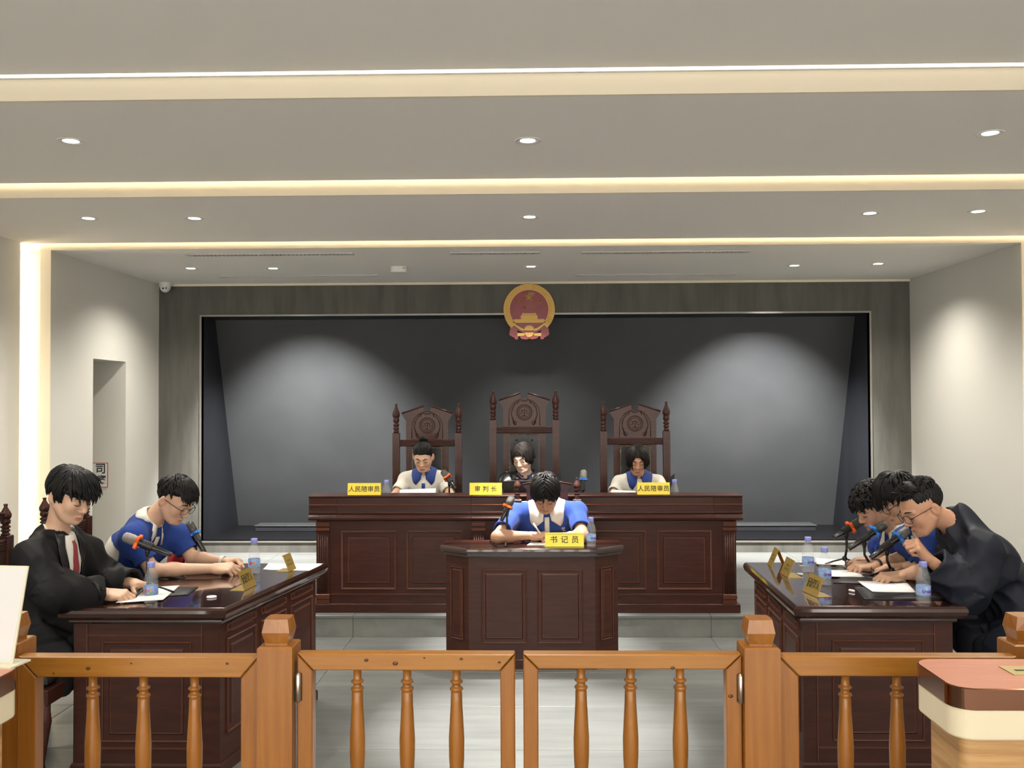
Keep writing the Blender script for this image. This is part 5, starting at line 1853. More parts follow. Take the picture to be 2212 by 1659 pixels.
    # ---------------- hair
    def hair(self, mask, groups, m='hair black', seed=1, puff=(.010, .010, .012), bun=None, extra=None, taper=0.0):
        """mask(x, y, z) > 0 where the cap of hair lies; groups of tapered locks on top"""
        rng = random.Random(seed)
        hs = self.hs; Hr = self.Hr; hd = self.head
        rad = np.array((.074 + puff[0], .094 + puff[1], .080 + puff[2])); cc = np.array((0, -.012, .036))

        def fn(Pw):
            q = ((Pw - hd) @ Hr / hs).astype(F32)
            w = (q - cc.astype(F32)) / rad.astype(F32)
            k0 = np.sqrt((w * w).sum(1)) + 1e-6; w2 = w / rad.astype(F32); k1 = np.sqrt((w2 * w2).sum(1)) + 1e-6
            d = k0 * (k0 - 1) / k1
            az = np.arctan2(w[:, 0], w[:, 1])
            d = d + .0016 * np.sin(az * 34 + 6 * np.sin(w[:, 2] * 5)) + .0010 * np.sin(az * 71 + w[:, 2] * 9)
            mk_ = mask(q[:, 0], q[:, 1], q[:, 2])
            if taper:
                d = d + max(puff) * 1.05 * (1 - np.clip(mk_ / taper, 0, 1)) ** 1.5
            d = np.maximum(d, -mk_)
            if extra is not None:
                for c, r_ in extra:
                    ww = (q - np.array(c, dtype=F32)) / np.array(r_, dtype=F32)
                    a0 = np.sqrt((ww * ww).sum(1)) + 1e-6
                    d2 = (a0 - 1) * min(r_) + .0014 * np.sin(ww[:, 0] * 14 + ww[:, 2] * 5)
                    h = np.maximum(.012 - np.abs(d - d2), 0) / .012
                    d = np.minimum(d, d2) - h * h * .003
            return (d * hs).astype(F32)
        r_ = .20 * hs
        V, Q = polygonise(fn, hd - r_, hd + r_, .0040 * self.res)
        root = np_mesh('hair', V, Q, self.base, m, self.t)
        mb = MB()
        for g in groups:
            n, az0, az1, el0, el1, ln, dirf, wid, lift, curve = g
            for _ in range(n):
                az = R(rng.uniform(az0, az1)); e = R(rng.uniform(el0, el1))
                o = np.array((math.sin(az) * math.cos(e), math.cos(az) * math.cos(e), math.sin(e)))
                p0 = cc + o * rad * .985
                d = np.array(dirf(o, rng)); nrm = nrmz(o / rad)
                d = nrmz(d - nrm * d.dot(nrm) * .9)
                L_ = ln * rng.uniform(.75, 1.15); pts = []; p = p0.copy(); ns = 6
                for k in range(ns):
                    pts.append(p.copy())
                    p = p + d * L_ / (ns - 1)
                    w = (p - cc) / rad; kk = np.linalg.norm(w)
                    up = nrmz(w / rad)
                    tgt = 1.0 + lift * (k + 1) / ns
                    if kk < tgt or curve == 'hug':
                        p = cc + (p - cc) / kk * (kk * .3 + tgt * .7 if curve == 'hug' else max(kk, tgt * .995))
                    if curve == 'fall':
                        d = nrmz(d + np.array((0, 0, -.28)))
                    d = nrmz(d - up * d.dot(up) * .35 + np.array((rng.uniform(-.07, .07), rng.uniform(-.07, .07), rng.uniform(-.05, .05))))
                rr = [wid * a for a in (.55, 1.0, 1.0, .85, .55, .12)]
                W_ = [tuple(hd + Hr @ (q * hs) - self.base) for q in pts]
                mb.tube(W_, [x * hs for x in rr], 5, caps=False)
        lk = mb.build('locks', m, root); lk['kind'] = 'stuff'
        if bun is not None:
            c, r_ = bun
            b = MB()
            for k in range(5):
                pts = [tuple(self.hp(c[0] + r_ * (.35 + .15 * k) * math.cos(a + k), c[1] + r_ * .5 * math.sin(a * 2 + k) * .4, c[2] + r_ * (.35 + .13 * k) * math.sin(a + k)) - self.base) for a in [2 * math.pi * i / 12 for i in range(13)]]
                b.tube(pts, r_ * .38 * hs, 6)
            b.build('hair_bun', m, root)
        return root

    # ---------------- clothes
    def shirt(self, main, name='polo_shirt', off=.012, sleeve=.66, waist=-.10, sides=None, folds=.0035, h=.0058, sl_r=(.060, .060), mname='cloth'):
        g = self.torso.grow(off); base = g
        cuts = []
        slv = []
        for S_, E in ((self.SR, self.ER), (self.SL, self.EL)):
            e = S_ + (E - S_) * (sleeve + .25)
            slv.append((S_, e, nrmz(E - S_), S_ + (E - S_) * sleeve))
        neck_a, neck_b = self.N - self.s * .01 + self.fw * .012, self.hp(0, -.025, -.06)
        nb = neck_b + nrmz(neck_b - neck_a) * .1
        s, fw, rx, P, N = self.s, self.fw, self.rx, self.P, self.N
        hole = Field().cap(neck_a, nb, .056 if not self.female else .050, .060, k=.01)
        bld = self.build

        def fn(Q):
            d = base(Q)
            q = Q - P
            l = (q @ s.astype(F32)); xx = q @ rx.astype(F32); yy = q @ fw.astype(F32)
            d = d + folds * (1.3 * (np.abs(np.sin(15 * l + 4 * np.sin(9 * xx + 2) + 9 * yy)) - .62) + .9 * (np.abs(np.sin(21 * xx + 13 * l + 3 * np.sin(13 * yy))) - .62) + np.sin(61 * xx + 23 * l + 5 * np.sin(17 * yy)) * .25)
            for a, e, dr, cp in slv:
                ab = e - a; L2 = ab.dot(ab); qq = Q - a
                t = np.clip(qq @ (ab / L2), 0, 1)
                rr = sl_r[0] * bld + (sl_r[1] - sl_r[0]) * bld * t
                ds = np.sqrt(((qq - t[:, None] * ab) ** 2).sum(1)) - rr
                ds = ds + folds * 1.3 * (np.abs(np.sin(24 * (qq @ dr) + 3 * np.sin(22 * qq[:, 2]) + 14 * qq[:, 0])) - .62)
                pl = (Q - cp) @ dr
                ds = np.maximum(ds, pl)
                inner = np.sqrt(((qq - (qq @ dr)[:, None] * dr) ** 2).sum(1)) - (rr - .013)
                ds = np.where(pl > -.05, np.maximum(ds, -inner), ds)
                k = .03
                hh = np.maximum(k - np.abs(d - ds), 0) / k
                d = np.minimum(d, ds) - np.where(pl > -.03, 0, hh * hh * k * .25)
            d = np.maximum(d, -hole(Q))
            d = np.maximum(d, -(l - waist))
            return d.astype(F32)
        pts = np.array([P, self.SR, self.SL, N, self.SR + (self.ER - self.SR) * sleeve, self.SL + (self.EL - self.SL) * sleeve])
        V, Q = polygonise(fn, pts.min(0) - .19, pts.max(0) + .15, h * self.res)
        C = np.tile(np.array(main), (len(V), 1))
        if sides is not None:
            q = V - P
            yy = q @ fw; xx = q @ rx; l = q @ s; L_ = np.linalg.norm(N - P)
            msk = sides(xx, yy, l, L_)
            C = np.where(msk[:, None], WHITE, C)
        self.cloth = fn
        o = np_mesh(name, V, Q, self.base, mname, self.t, C)
        return o

    def collar(self, m, name='collar', r=(.052, .056, .080), top=.050, drop=.034, open_deg=14, par=None, up=.0):
        """fold-over collar standing round the neck, its leaf lying on the garment"""
        if self.female:
            r = (r[0] - .006, r[1] - .006, r[2] - .008)
        ax = nrmz(nrmz(self.hp(0, -.03, -.06) - self.N) * 1.2 + self.s * .5)
        fwd = nrmz(self.fw - ax * self.fw.dot(ax)); rgt = np.cross(fwd, ax)
        c0 = self.N + self.fw * .004 + ax * up
        n = 40; rows = []
        spec = ((r[0], -.02), (r[1], top * .6), (r[1] + .001, top), (r[1] + .006, top * .97), ((r[1] + r[2]) / 2 + .002, top * .45), (r[2], -.006))
        for k, (rr, zz) in enumerate(spec):
            row = []
            for i in range(n + 1):
                a = R(open_deg + (360 - 2 * open_deg) * i / n)
                fr = (1 + math.cos(a)) / 2                      # 1 at the front
                z = zz - .026 * fr
                rad = rr * (1 + .08 * fr)
                if k >= 4:
                    pt = max(0, fr - .45) / .55
                    z -= drop * pt ** 1.3 * (1 if k == 5 else .5)
                    rad += .010 * pt
                aa = a
                if k == 5:
                    pt = max(0, fr - .75) / .25
                    aa = a + math.copysign(.34 * pt, math.pi - a)
                row.append(c0 + fwd * rad * math.cos(aa) + rgt * rad * math.sin(aa) + ax * z)
            rows.append(row)
        V = np.array(rows).reshape(-1, 3); w = n + 1
        fn = self.cloth
        kk = np.arange(len(V)) // w
        for _ in range(8):
            d = fn(V); g = grad(fn, V)
            mv = np.where((kk == 5), np.clip(.0055 - d, -.012, .02), 0)
            mv = np.where((kk == 4) & (d < .008), .008 - d, mv)
            mv = np.where((kk == 3) & (d < .006), .006 - d, mv)
            V = V + g * mv[:, None]
        fs = []
        for k in range(len(rows) - 1):
            for i in range(n):
                fs.append((k * w + i, k * w + i + 1, (k + 1) * w + i + 1, (k + 1) * w + i))
        o = MB().add([tuple(p - self.base) for p in V], fs, True).build(name, m, par or self.t)
        sm = o.modifiers.new('thickness', 'SOLIDIFY'); sm.thickness = .0026; sm.offset = 0
        return o

    def patch(self, rows, m, name, par=None, nx=6, off=.003, th=.002, ny=4, origin=None, start=.17):
        """cloth strip laid on the garment: rows of (x left, x right, z) in torso coordinates from the neck base"""
        o = self.N if origin is None else origin
        R2 = []
        for a, b in zip(rows[:-1], rows[1:]):
            for j in range(ny):
                t = j / ny; R2.append([a[i] * (1 - t) + b[i] * t for i in range(3)])
        R2.append(list(rows[-1]))
        P_ = []
        for x0, x1, z in R2:
            for i in range(nx + 1):
                x = x0 + (x1 - x0) * i / nx
                P_.append(o + self.rx * x + self.s * z + self.fw * start)
        P_ = trace(self.cloth, np.array(P_), -self.fw, off)
        fs = []; w = nx + 1
        for k in range(len(R2) - 1):
            for i in range(nx):
                fs.append((k * w + i, (k + 1) * w + i, (k + 1) * w + i + 1, k * w + i + 1))
        ob = MB().add([tuple(p - self.base) for p in P_], fs, True).build(name, m, par or self.t)
        sm = ob.modifiers.new('thickness', 'SOLIDIFY'); sm.thickness = th; sm.offset = 0
        return ob

    def legs(self, floor_z, kneeL=.43, spread=.10, h=.011, foot=None, face=None):
        f = Field(); fl, sd = self.flat, self.side
        if face is not None:
            fl = nrmz(np.array((face[0], face[1], 0.0))); sd = np.array((fl[1], -fl[0], 0))
        P = self.P
        f.ell(P + fl * .02, (.16, .16, .11), np.stack([sd, fl, np.array((0, 0, 1.0))], 1), k=.06)
        for q in (-1, 1):
            hipj = P + sd * q * .085 - np.array((0, 0, .01))
            kn = hipj + fl * kneeL + sd * q * (spread - .085) + np.array((0, 0, .0))
            kn[2] = min(kn[2], floor_z + .53)
            an = kn + fl * (.02 if foot is None else foot); an[2] = floor_z + .09
            f.cap(hipj, kn, .085, .060, k=.05); f.cap(kn, an, .060, .045, k=.03)
            b = an - self.base; yw = math.atan2(fl[1], fl[0])
            M = Matrix.Translation(Vector(b)) @ Matrix.Rotation(yw, 4, 'Z')
            sh = MB().loft(round_rect(-.07, .19, -.045, .045, .042, 5), [(-.004, -.088), (0, -.08), (0, -.065), (-.006, -.055), (-.012, -.03), (-.02, -.005)], M=M, smooth=True)
            sh.build('shoe', 'shoe', self.t)
        lo = np.minimum(P - .25, P + fl * (kneeL + .2) - .25); hi = np.maximum(P + .25, P + fl * (kneeL + .2) + .25)
        lo[2] = floor_z + .035; hi[2] = P[2] + .2
        V, Q = polygonise(f, lo, hi, h)
        return np_mesh('trousers', V, Q, self.base, 'trousers', self.t)

    def robe(self, m, name='robe', off=.018, sl=(.064, .078, .076), sleeve=.93, hem=None, folds=.006, vee=0.0, h=.0065, cuff_drop=.05, skirt=()):
        """wide-sleeved gown; sleeves run along upper arm and forearm"""
        g = self.torso.grow(off)
        for a, b, r1, r2 in skirt:
            g.cap(a, b, r1, r2, k=.08)
        s, fw, rx, P, N = self.s, self.fw, self.rx, self.P, self.N
        arms = []
        for S_, E, Wt in ((self.SR, self.ER, self.WR), (self.SL, self.EL, self.WL)):
            e = E + (Wt - E) * sleeve
            arms.append((S_, E, e, nrmz(Wt - E)))
        neck_a, neck_b = N - s * .01 + fw * .016, self.hp(0, -.025, -.06)
        nb = neck_b + nrmz(neck_b - neck_a) * .1
        hole = Field().cap(neck_a, nb, .060, .066, k=.01)

        def seg(Q, a, b, r1, r2, drop):
            ab = b - a; L2 = ab.dot(ab); q = Q - a
            t = np.clip(q @ (ab / L2), 0, 1)
            w = q - t[:, None] * ab
            z = w[:, 2]
            w2 = w.copy(); w2[:, 2] = np.where(z < 0, z / (1 + drop * t * 10), z)
            return np.sqrt((w2 ** 2).sum(1)) - (r1 + (r2 - r1) * t), t

        def fn(Q):
            Q = np.asarray(Q, dtype=np.float64)
            d = g(Q)
            q = Q - P
            l = q @ s; xx = q @ rx; yy = q @ fw
            d = d + folds * (1.5 * (np.abs(np.sin(27 * xx + 2.2 * np.sin(6 * l + 9 * yy) + 9 * yy)) - .6) + 1.1 * (np.abs(np.sin(22 * xx - 12 * l + 27 * yy + 2 * np.sin(11 * xx))) - .6) + .5 * np.sin(47 * yy + 13 * l + 30 * xx))
            for a, e, c, dr in arms:
                d1, t1 = seg(Q, a, e, sl[0], sl[1], cuff_drop * .4)
                d2, t2 = seg(Q, e, c, sl[1], sl[2], cuff_drop)
                ax = nrmz(e - a)
                u1 = nrmz(np.cross(ax, (0.3, 0.2, 1.0))); u2 = np.cross(ax, u1); u3 = nrmz(np.cross(dr, (0.3, 0.2, 1.0))); u4 = np.cross(dr, u3)
                qa, qe = Q - a, Q - e
                wr = np.where(d1 < d2, np.abs(np.sin(24 * (qa @ u1) + 9 * (qa @ ax) + 2 * np.sin(16 * (qa @ u2)))) + np.abs(np.sin(21 * (qa @ u2) - 15 * (qa @ ax))) - 1.25, np.abs(np.sin(25 * (qe @ u3) + 17 * (qe @ dr))) + np.abs(np.sin(22 * (qe @ u4) - 23 * (qe @ dr) + 2 * np.sin(18 * (qe @ u3)))) - 1.25) * 1.7
                ds = np.minimum(d1, d2) - np.maximum(.05 - np.abs(d1 - d2), 0) ** 2 / .20 + folds * .75 * wr
                pl = (Q - c) @ dr
                ds = np.maximum(ds, pl)
                inner = d2 + .017
                ds = np.where((pl > -.06), np.maximum(ds, -inner), ds)
                k = .05; hh = np.maximum(k - np.abs(d - ds), 0) / k
                d = np.minimum(d, ds) - np.where(pl > -.04, 0, hh * hh * k * .25)
            d = np.maximum(d, -hole(Q))
            if vee:
                q2 = Q - N; lx = np.abs(q2 @ rx); lz = q2 @ s
                wd = np.clip((lz + vee) / vee, 0, 1.2) * .052
                d = np.maximum(d, np.minimum(np.minimum(wd - lx, q2 @ fw - .01), d + .022))
            if hem is not None:
                d = np.maximum(d, hem - Q[:, 2])
            return d.astype(F32)
        pts = [P, self.SR, self.SL, N, self.ER, self.EL] + [c for _, _, c, _ in arms] + [q for a, b, _, _ in skirt for q in (v3(a), v3(b))]
        pts = np.array(pts)
        lo = pts.min(0) - .20; hi = pts.max(0) + .18
        if hem is not None:
            lo[2] = max(lo[2], hem - .03)
        V, Q = polygonise(fn, lo, hi, h * self.res, margin=.03)
        self.cloth = fn
        return np_mesh(name, V, Q, self.base, m, self.t)
# ------------------------------------------------------------------ the nine students
GH = 'people at the mock trial'


def d_down(o, r):
    return (o[0] * .25 + r.uniform(-.12, .12), o[1] * .25 + r.uniform(-.12, .12), -1)


def d_fwd(o, r):
    return (r.uniform(-.25, .25), 1, -.25)


def d_back(o, r):
    return (r.uniform(-.1, .1) - o[0] * .3, -1, .15)


def d_crown(o, r):          # away from the crown at the back of the head
    v = np.array(o) - np.array((0, -.55, .80))
    return tuple(v + np.array((r.uniform(-.15, .15), r.uniform(-.15, .15), r.uniform(-.15, .15))))


def d_part(o, r):           # parted in the middle, falling to both sides
    sgn = 1 if o[0] + r.uniform(-.05, .05) > 0 else -1
    return (sgn * .9, .55, -.55)


def d_rand(o, r):
    return (r.uniform(-1, 1), r.uniform(-1, 1), r.uniform(-.6, .6))


# --- left desk, nearest: black robe, red tie
h1 = W(153, 1070, 4.25)
rh = WZ(258, 1283, .800); lh = WZ(316, 1263, .805)
L1 = Person('person in black robe and red tie reading at the left desk', (-2.30, 4.30, 0), h1, -20, 24, W(122, 1150, 4.28), W(72, 1204, 4.13), W(182, 1190, 4.45), (-2.32, 4.33, .57),
            (W(112, 1275, 4.08)), rh + Vector((-.075, .01, 0)), W(232, 1255, 4.52), lh + Vector((-.07, .03, .0)), skin='a', group=GH, hs=1.02,
            hand_r=('curl', (1, .10, -.10), (-.15, -.35, 1)), hand_l=('rest', (1, -.35, -.08), (0, .2, 1)))
L1.face()
L1.hair(lambda x, y, z: np.minimum(z - np.where(y > .03, .034 + (y - .03) * -.12, np.where(y > -.022, -.022, -.075)), .5) + 0 * x,
        [(170, -70, 70, 30, 78, .092, d_crown, .0075, .10, 'none'), (110, -72, 72, 30, 46, .042, d_down, .0065, .08, 'none'), (130, 70, 290, -5, 60, .075, d_down, .0075, .08, 'hug'), (40, 150, 210, -20, 0, .04, d_down, .006, .05, 'hug')],
        seed=3, puff=(.017, .017, .020))
nk = L1.N
L1.robe('robe cloth', hem=.37, skirt=[((-2.31, 4.28, .58), (-1.98, 4.40, .53), .12, .09), ((-2.31, 4.42, .58), (-1.98, 4.52, .53), .13, .10), ((-2.16, 4.17, .52), (-2.17, 4.15, .36), .085, .09), ((-2.28, 4.16, .54), (-2.28, 4.14, .36), .10, .10)],
        sl=(.062, .080, .070), cuff_drop=.035, folds=.0075)
L1.patch([(-.040, .040, .012), (-.044, .044, -.04), (-.036, .036, -.11), (-.022, .022, -.20), (-.006, .006, -.29)], 'polo white', 'dress_shirt', off=.003)
L1.patch([(-.013, .013, -.012), (-.011, .011, -.035), (-.019, .019, -.16), (-.023, .023, -.30), (-.002, .002, -.335)], 'tie red', 'tie', off=.006)
L1.patch([(.038, .068, .03), (.050, .088, -.04), (.042, .082, -.12), (.026, .066, -.22), (.018, .056, -.30)], 'robe satin', 'robe_band', off=.007, th=.004)
L1.patch([(-.068, -.038, .03), (-.088, -.050, -.04), (-.082, -.042, -.12), (-.066, -.026, -.22), (-.056, -.018, -.30)], 'robe satin', 'robe_band', off=.007, th=.004)
L1.collar('polo white', r=(.050, .053, .064), top=.036, drop=.020, open_deg=10)
L1.legs(0, .36, face=(1, .12))

# --- left desk, second: blue polo with white side panel, glasses
h2 = W(378, 1080, 4.93)
wr2 = WZ(462, 1228, .800); wl2 = WZ(487, 1214, .805)
L2 = Person('person in blue polo shirt and glasses leaning over the left desk', (-2.36, 4.98, 0), h2, -14, 33, W(324, 1124, 4.95), W(286, 1164, 4.80), W(380, 1158, 5.10), (-2.38, 5.00, .57),
            WZ(330, 1232, .805), wr2, WZ(416, 1205, .82), wl2, skin='a', group=GH, hs=1.0,
            hand_r=('curl', (1, .12, .02), (-.1, -.55, 1)), hand_l=('pen', (1, -.22, .10), (.1, .35, 1)))
L2.face(True)
L2.hair(lambda x, y, z: np.minimum(z - np.where(y > .045, .066, np.where(y > -.02, .018 + (y + .02) * .3, -.045)), .5) + 0 * x,
        [(190, -75, 75, 38, 85, .075, d_crown, .0065, .16, 'none'), (70, -55, 55, 35, 50, .045, d_fwd, .0055, .18, 'fall'), (110, 75, 285, 10, 70, .05, d_crown, .0065, .08, 'hug')], seed=7, puff=(.008, .012, .020), taper=.04)
L2.shirt(BLUE, sides=lambda xx, yy, l, L_: (np.abs(xx) > .05) & (np.abs(yy + .005) < .060 + .05 * (1 - l / L_)) & (l < L_ * .74), sleeve=.70)
L2.collar('polo white')
L2.patch([(-.014, .014, -.035), (-.014, .014, -.17)], 'polo white', 'placket', nx=3)
L2.legs(0, .36, face=(1, .05))
mat('watch strap', (0.70, 0.66, 0.55), 0.5)
wv = nrmz(L2.WL - L2.EL); wp = L2.WL - wv * .02
Mw = frame(Vector(wp - L2.base), Vector(wv).orthogonal(), Vector(wv).cross(Vector(wv).orthogonal()))
MB().lathe([(.030, -.010), (.032, -.008), (.032, .008), (.030, .010)], 20, M=Mw, caps=False).build('watch', 'watch strap', L2.t)

# --- clerk in the centre
hc = W(1178, 1066, 6.02)
C1 = Person('person in blue polo with cream collar writing at the centre desk', (.09, 6.36, 0), hc, -92, 40, W(1180, 1092, 6.20), W(1112, 1112, 6.22), W(1245, 1108, 6.22), (.10, 6.39, .57),
            WZ(1074, 1160, .815), WZ(1146, 1157, .805), WZ(1259, 1158, .815), WZ(1232, 1156, .805), skin='c', group=GH, build=1.06,
            hand_r=('pen', (.9, -.12, .0), (-.2, -.45, 1)), hand_l=('rest', (-1, .15, -.02), (0, 0, 1)))
C1.face()
C1.hair(lambda x, y, z: np.minimum(z - np.where(y > .02, .045 + np.abs(x) * -.5, np.where(y > -.02, .0, -.055)), .5),
        [(230, -80, 80, 25, 82, .085, d_part, .0068, .22, 'fall'), (150, 70, 290, 0, 80, .06, d_crown, .0068, .14, 'hug'), (60, -100, 100, 10, 35, .05, d_down, .006, .16, 'none')], seed=11, puff=(.014, .013, .024))
C1.shirt(BLUE, sleeve=.72, sides=lambda xx, yy, l, L_: (np.abs(xx) > .11) & (l < L_ * .30) & (yy < .12))
C1.collar('polo white', drop=.036, r=(.060, .066, .114), top=.062)
C1.patch([(-.016, .016, -.03), (-.016, .016, -.19)], 'polo white', 'placket', nx=3)
cp = C1.N + C1.rx * -.105 - C1.s * .115 + C1.fw * .3
cp = trace(C1.cloth, np.array([cp]), -C1.fw, .003)[0]
Mlg = frame(Vector(cp - C1.base), Vector(-C1.rx) * -1, Vector(C1.s))
Mlg = frame(Vector(cp - C1.base), Vector(C1.rx), Vector(C1.s)) @ Matrix.Rotation(math.pi, 4, 'Y')
lgm = MB()
lgm.tube([(-.010, 0, 0), (-.004, .010, 0), (.004, .006, 0), (.010, .012, 0), (.010, .0, 0), (.002, -.004, 0), (-.010, 0, 0)], .0018, 5, M=Mlg)
lgm.tube([(-.018, -.014, 0), (-.006, -.016, 0), (.006, -.013, 0), (.018, -.015, 0)], .0015, 5, M=Mlg)
lgm.build('chest_logo', 'polo white', C1.t)
C1.legs(0, .30)
pa = C1.WR + nrmz(np.array((.9, -.12, .0))) * .100
pn = thing('pen', 'cream pen in the writing hand of the person at the centre desk', 'pen', Vector(pa) + Vector((0, -.02, -.045)))
MB().tube([(0, 0, .004), (-.010, .008, .02), (-.045, .036, .072), (-.080, .064, .120)], [.0012, .004, .0055, .0055], 8).build('barrel', 'pen white', pn)
MB().tube([(-.050, .036, .082), (-.076, .058, .120)], [.0015, .0018], 5).build('pen_clip', 'pen white', pn)

# --- bench
def bench_person(label, px, py, yaw, pitch, nx, ny, half, skin, build=.92, roll=0.0, hl=None, hr=None):
    Y = 7.44
    N_ = W(nx, ny, Y + .10)
    sr, sl = W(nx - half, ny + 15, Y + .12), W(nx + half, ny + 14, Y + .12)
    X = N_.x
    z = ZW
    wr_, wl_ = Vector((X - .13, 7.12, z + .045)), Vector((X + .12, 7.12, z + .045))
    return Person(label, (X, 7.62, Z_STEP), W(px, py, Y), yaw, pitch, N_, sr, sl, (X, 7.66, Z_STEP + .57), Vector((X - .235, 7.40, z + .02)), hr or wr_, Vector((X + .235, 7.40, z + .02)), hl or wl_,
                  skin=skin, female=True, group=GH, hs=.95, res=1.35, build=build, roll=roll,
                  hand_r=('curl', (.25, -1, 0), (-.3, 0, 1)), hand_l=('curl', (-.25, -1, 0), (.3, 0, 1)))


B1 = bench_person('person in white polo with blue collar at the left of the bench', 914, 987, -92, 26, 917, 1022, 38, 'a')
B1.face()
B1.hair(lambda x, y, z: np.minimum(z - np.where(y > .035, .056 + np.abs(x) * .0 - np.maximum(np.abs(x) - .035, 0) * .9, np.where(y > -.02, -.005, -.06)), .5),
        [(130, -80, 80, 25, 85, .07, d_back, .006, .02, 'hug'), (120, 80, 280, -5, 80, .06, d_back, .006, .02, 'hug')], seed=21, puff=(.007, .008, .009), taper=.022, bun=((0, -.075, .120), .030))
B1.shirt(WHITE)
B1.collar('polo blue', drop=.034, r=(.053, .057, .098), up=.010)
B1.patch([(-.014, .014, -.045), (-.014, .014, -.13)], 'polo blue', 'placket', nx=3)
B1.legs(Z_STEP, .38)

B2 = bench_person('person in black robe with red badge at the middle of the bench', 1129, 988, -112, 22, 1135, 1026, 40, 'd', roll=-4)
B2.face()
B2.hair(lambda x, y, z: np.minimum(z - np.where(y > .030, .048 - np.maximum(np.abs(x) - .030, 0) * 2.2, np.where(y > -.03, -.03, -.10)), .5),
        [(120, -80, 80, 35, 82, .085, d_part, .006, .06, 'fall'), (90, 40, 110, 0, 40, .12, d_down, .0065, .06, 'fall'), (90, -110, -40, 0, 40, .11, d_down, .0065, .06, 'fall'), (120, 90, 270, -10, 75, .10, d_down, .0065, .05, 'fall')], 'hair brown', seed=22, puff=(.009, .009, .012))
B2.robe('robe satin', off=.016, sl=(.050, .060, .062), folds=.004, cuff_drop=.02)
B2.patch([(-.036, .036, -.03), (-.046, .046, -.085), (-.022, .022, -.17), (-.004, .004, -.22)], 'polo blue', 'polo_shirt', off=.003)
B2.collar('polo blue', drop=.036)
B2.patch([(.050, .085, -.085), (.046, .090, -.105), (.052, .084, -.125)], 'badge red', 'badge', nx=4, ny=2, off=.006)
sp_ = trace(B2.cloth, np.array([B2.SR + B2.s * .12]), -B2.s, .004)[0]
MB().lathe([(.012, 0), (.010, .005), (.002, .007)], 10, M=Matrix.Translation(Vector(sp_ - B2.base))).build('shoulder_button', 'brass', B2.t)
B2.legs(Z_STEP, .38)

B3 = bench_person('person in white polo with blue collar at the right of the bench', 1377, 994, -94, 20, 1379, 1030, 39, 'c', hr=Vector((fx(1328, 7.1), 7.12, ZW + .055)))
B3.face()
B3.hair(lambda x, y, z: np.minimum(z - np.where(y > .030, .055 - np.maximum(np.abs(x) - .020, 0) * 2.6, np.where(y > -.03, -.03, -.07)), .5),
        [(130, -85, 85, 30, 82, .095, d_part, .006, .07, 'fall'), (80, 35, 75, 15, 40, .12, d_down, .0065, .05, 'fall'), (80, -75, -35, 15, 40, .12, d_down, .0065, .05, 'fall'), (120, 90, 270, -5, 75, .07, d_back, .006, .04, 'hug')], 'hair brown', seed=23, puff=(.009, .010, .012))
B3.shirt(WHITE)
B3.collar('polo blue', drop=.034, r=(.053, .057, .098), up=.010)
B3.patch([(-.014, .014, -.05), (-.014, .014, -.15)], 'polo blue', 'placket', nx=3)
B3.legs(Z_STEP, .38)

# --- right desk, far: curly hair
h7 = W(1886, 1095, 5.12)
R3 = Person('person in blue polo and black watch at the far end of the right desk', (2.22, 5.14, 0), h7, 193, 30, W(1938, 1140, 5.14), W(1905, 1180, 5.30), W(1985, 1185, 4.98), (2.26, 5.16, .57),
            WZ(1920, 1195, .83), WZ(1885, 1210, .80), WZ(1935, 1212, .815), WZ(1886, 1222, .80), skin='b', group=GH, hand_r=('rest', (-1, .1, 0), (0, 0, 1)), hand_l=('pen', (-1, -.1, 0), (.1, -.3, 1)))
R3.face()
R3.hair(lambda x, y, z: np.minimum(z - np.where(y > .03, .040, np.where(y > -.02, -.005, -.06)), .5) + 0 * x,
        [(260, -180, 180, 8, 88, .045, d_rand, .0085, .20, 'none'), (90, -75, 75, 15, 45, .045, d_down, .0075, .22, 'none')], seed=31, puff=(.016, .018, .022))
R3.shirt(BLUE, sleeve=.66)
R3.collar('polo white')
R3.legs(0, .34, face=(-1, .05))
wv = nrmz(R3.WL - R3.EL); wp = R3.WL - wv * .03
Mw = frame(Vector(wp - R3.base), Vector(wv).orthogonal(), Vector(wv).cross(Vector(wv).orthogonal()))
MB().lathe([(.031, -.008), (.033, -.007), (.033, .007), (.031, .008)], 20, M=Mw, caps=False).build('watch', 'black plastic', R3.t)

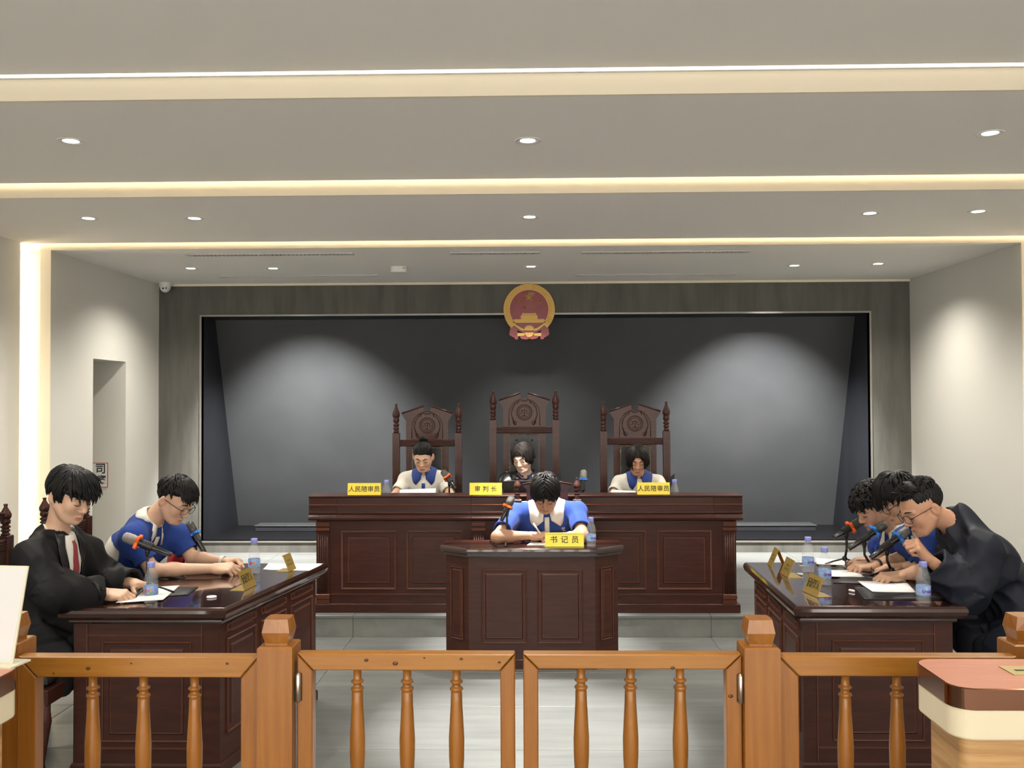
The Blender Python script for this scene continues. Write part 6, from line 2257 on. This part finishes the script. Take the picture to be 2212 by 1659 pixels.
# --- right desk, middle: glasses, long fringe
h8 = W(1938, 1076, 4.74)
R2 = Person('person in blue polo and glasses in the middle of the right desk', (2.26, 4.76, 0), h8, 190, 34, W(1992, 1122, 4.76), W(1960, 1168, 4.92), W(2030, 1165, 4.60), (2.30, 4.78, .57),
            WZ(2005, 1220, .83), WZ(1950, 1225, .80), WZ(2000, 1234, .825), WZ(1946, 1243, .80), skin='b', group=GH, hand_r=('rest', (-1, .1, 0), (0, 0, 1)), hand_l=('curl', (-1, -.15, -.05), (.1, -.2, 1)))
R2.face(True)
R2.hair(lambda x, y, z: np.minimum(z - np.where(y > .035, .050, np.where(y > -.02, .0, -.055)), .5) + 0 * x,
        [(210, -80, 80, 28, 85, .09, d_crown, .0065, .14, 'fall'), (150, 70, 290, 0, 80, .065, d_crown, .0065, .10, 'none')], seed=32, puff=(.012, .014, .020))
R2.shirt(BLUE, sleeve=.70)
R2.collar('polo white')
R2.patch([(-.014, .014, -.035), (-.014, .014, -.16)], 'polo white', 'placket', nx=3)
R2.legs(0, .36, face=(-1, .05))

# --- right desk, nearest: robe, crew cut, glasses
h9 = W(1992, 1096, 4.38)
fist = W(2004, 1206, 4.26)
R1 = Person('person in dark robe and glasses bending over the right desk', (2.36, 4.40, 0), h9, 186, 30, W(2056, 1124, 4.42), W(2062, 1195, 4.56), W(2122, 1188, 4.27), (2.42, 4.42, .57),
            WZ(2095, 1250, .86), WZ(2062, 1246, .83), W(2088, 1276, 4.27), fist, skin='e', group=GH, hs=1.02, hand_r=('rest', (-.15, 1, 0), (0, 0, 1)), hand_l=('fist', (-.45, -.1, .55), (.75, -.55, .5)))
R1.face(True)
R1.hair(lambda x, y, z: np.minimum(z - np.where(y > .04, .060, np.where(y > -.025, .016, -.055)), .5) + 0 * x,
        [(240, -85, 85, 35, 88, .042, lambda o, r: (o[0] * .5 + r.uniform(-.3, .3), .55 + r.uniform(-.3, .3), .75), .0048, .30, 'none'), (160, 80, 280, 20, 85, .036, lambda o, r: (o[0] * .6 + r.uniform(-.3, .3), -.4 + r.uniform(-.3, .3), .6), .0048, .20, 'none')], seed=33, puff=(.006, .008, .012), taper=.07)
R1.robe('robe navy', hem=.34, off=.024, sl=(.074, .090, .072), skirt=[((2.42, 4.42, .60), (2.15, 4.22, .53), .19, .13), ((2.42, 4.46, .60), (2.15, 4.60, .53), .17, .12), ((2.44, 4.36, .56), (2.46, 4.30, .36), .18, .19), ((2.20, 4.20, .50), (2.22, 4.18, .34), .11, .12), ((2.20, 4.22, .44), (2.46, 4.30, .44), .14, .19)], cuff_drop=.03, folds=.0095, sleeve=.86)
R1.legs(0, .32, face=(-1, .05))
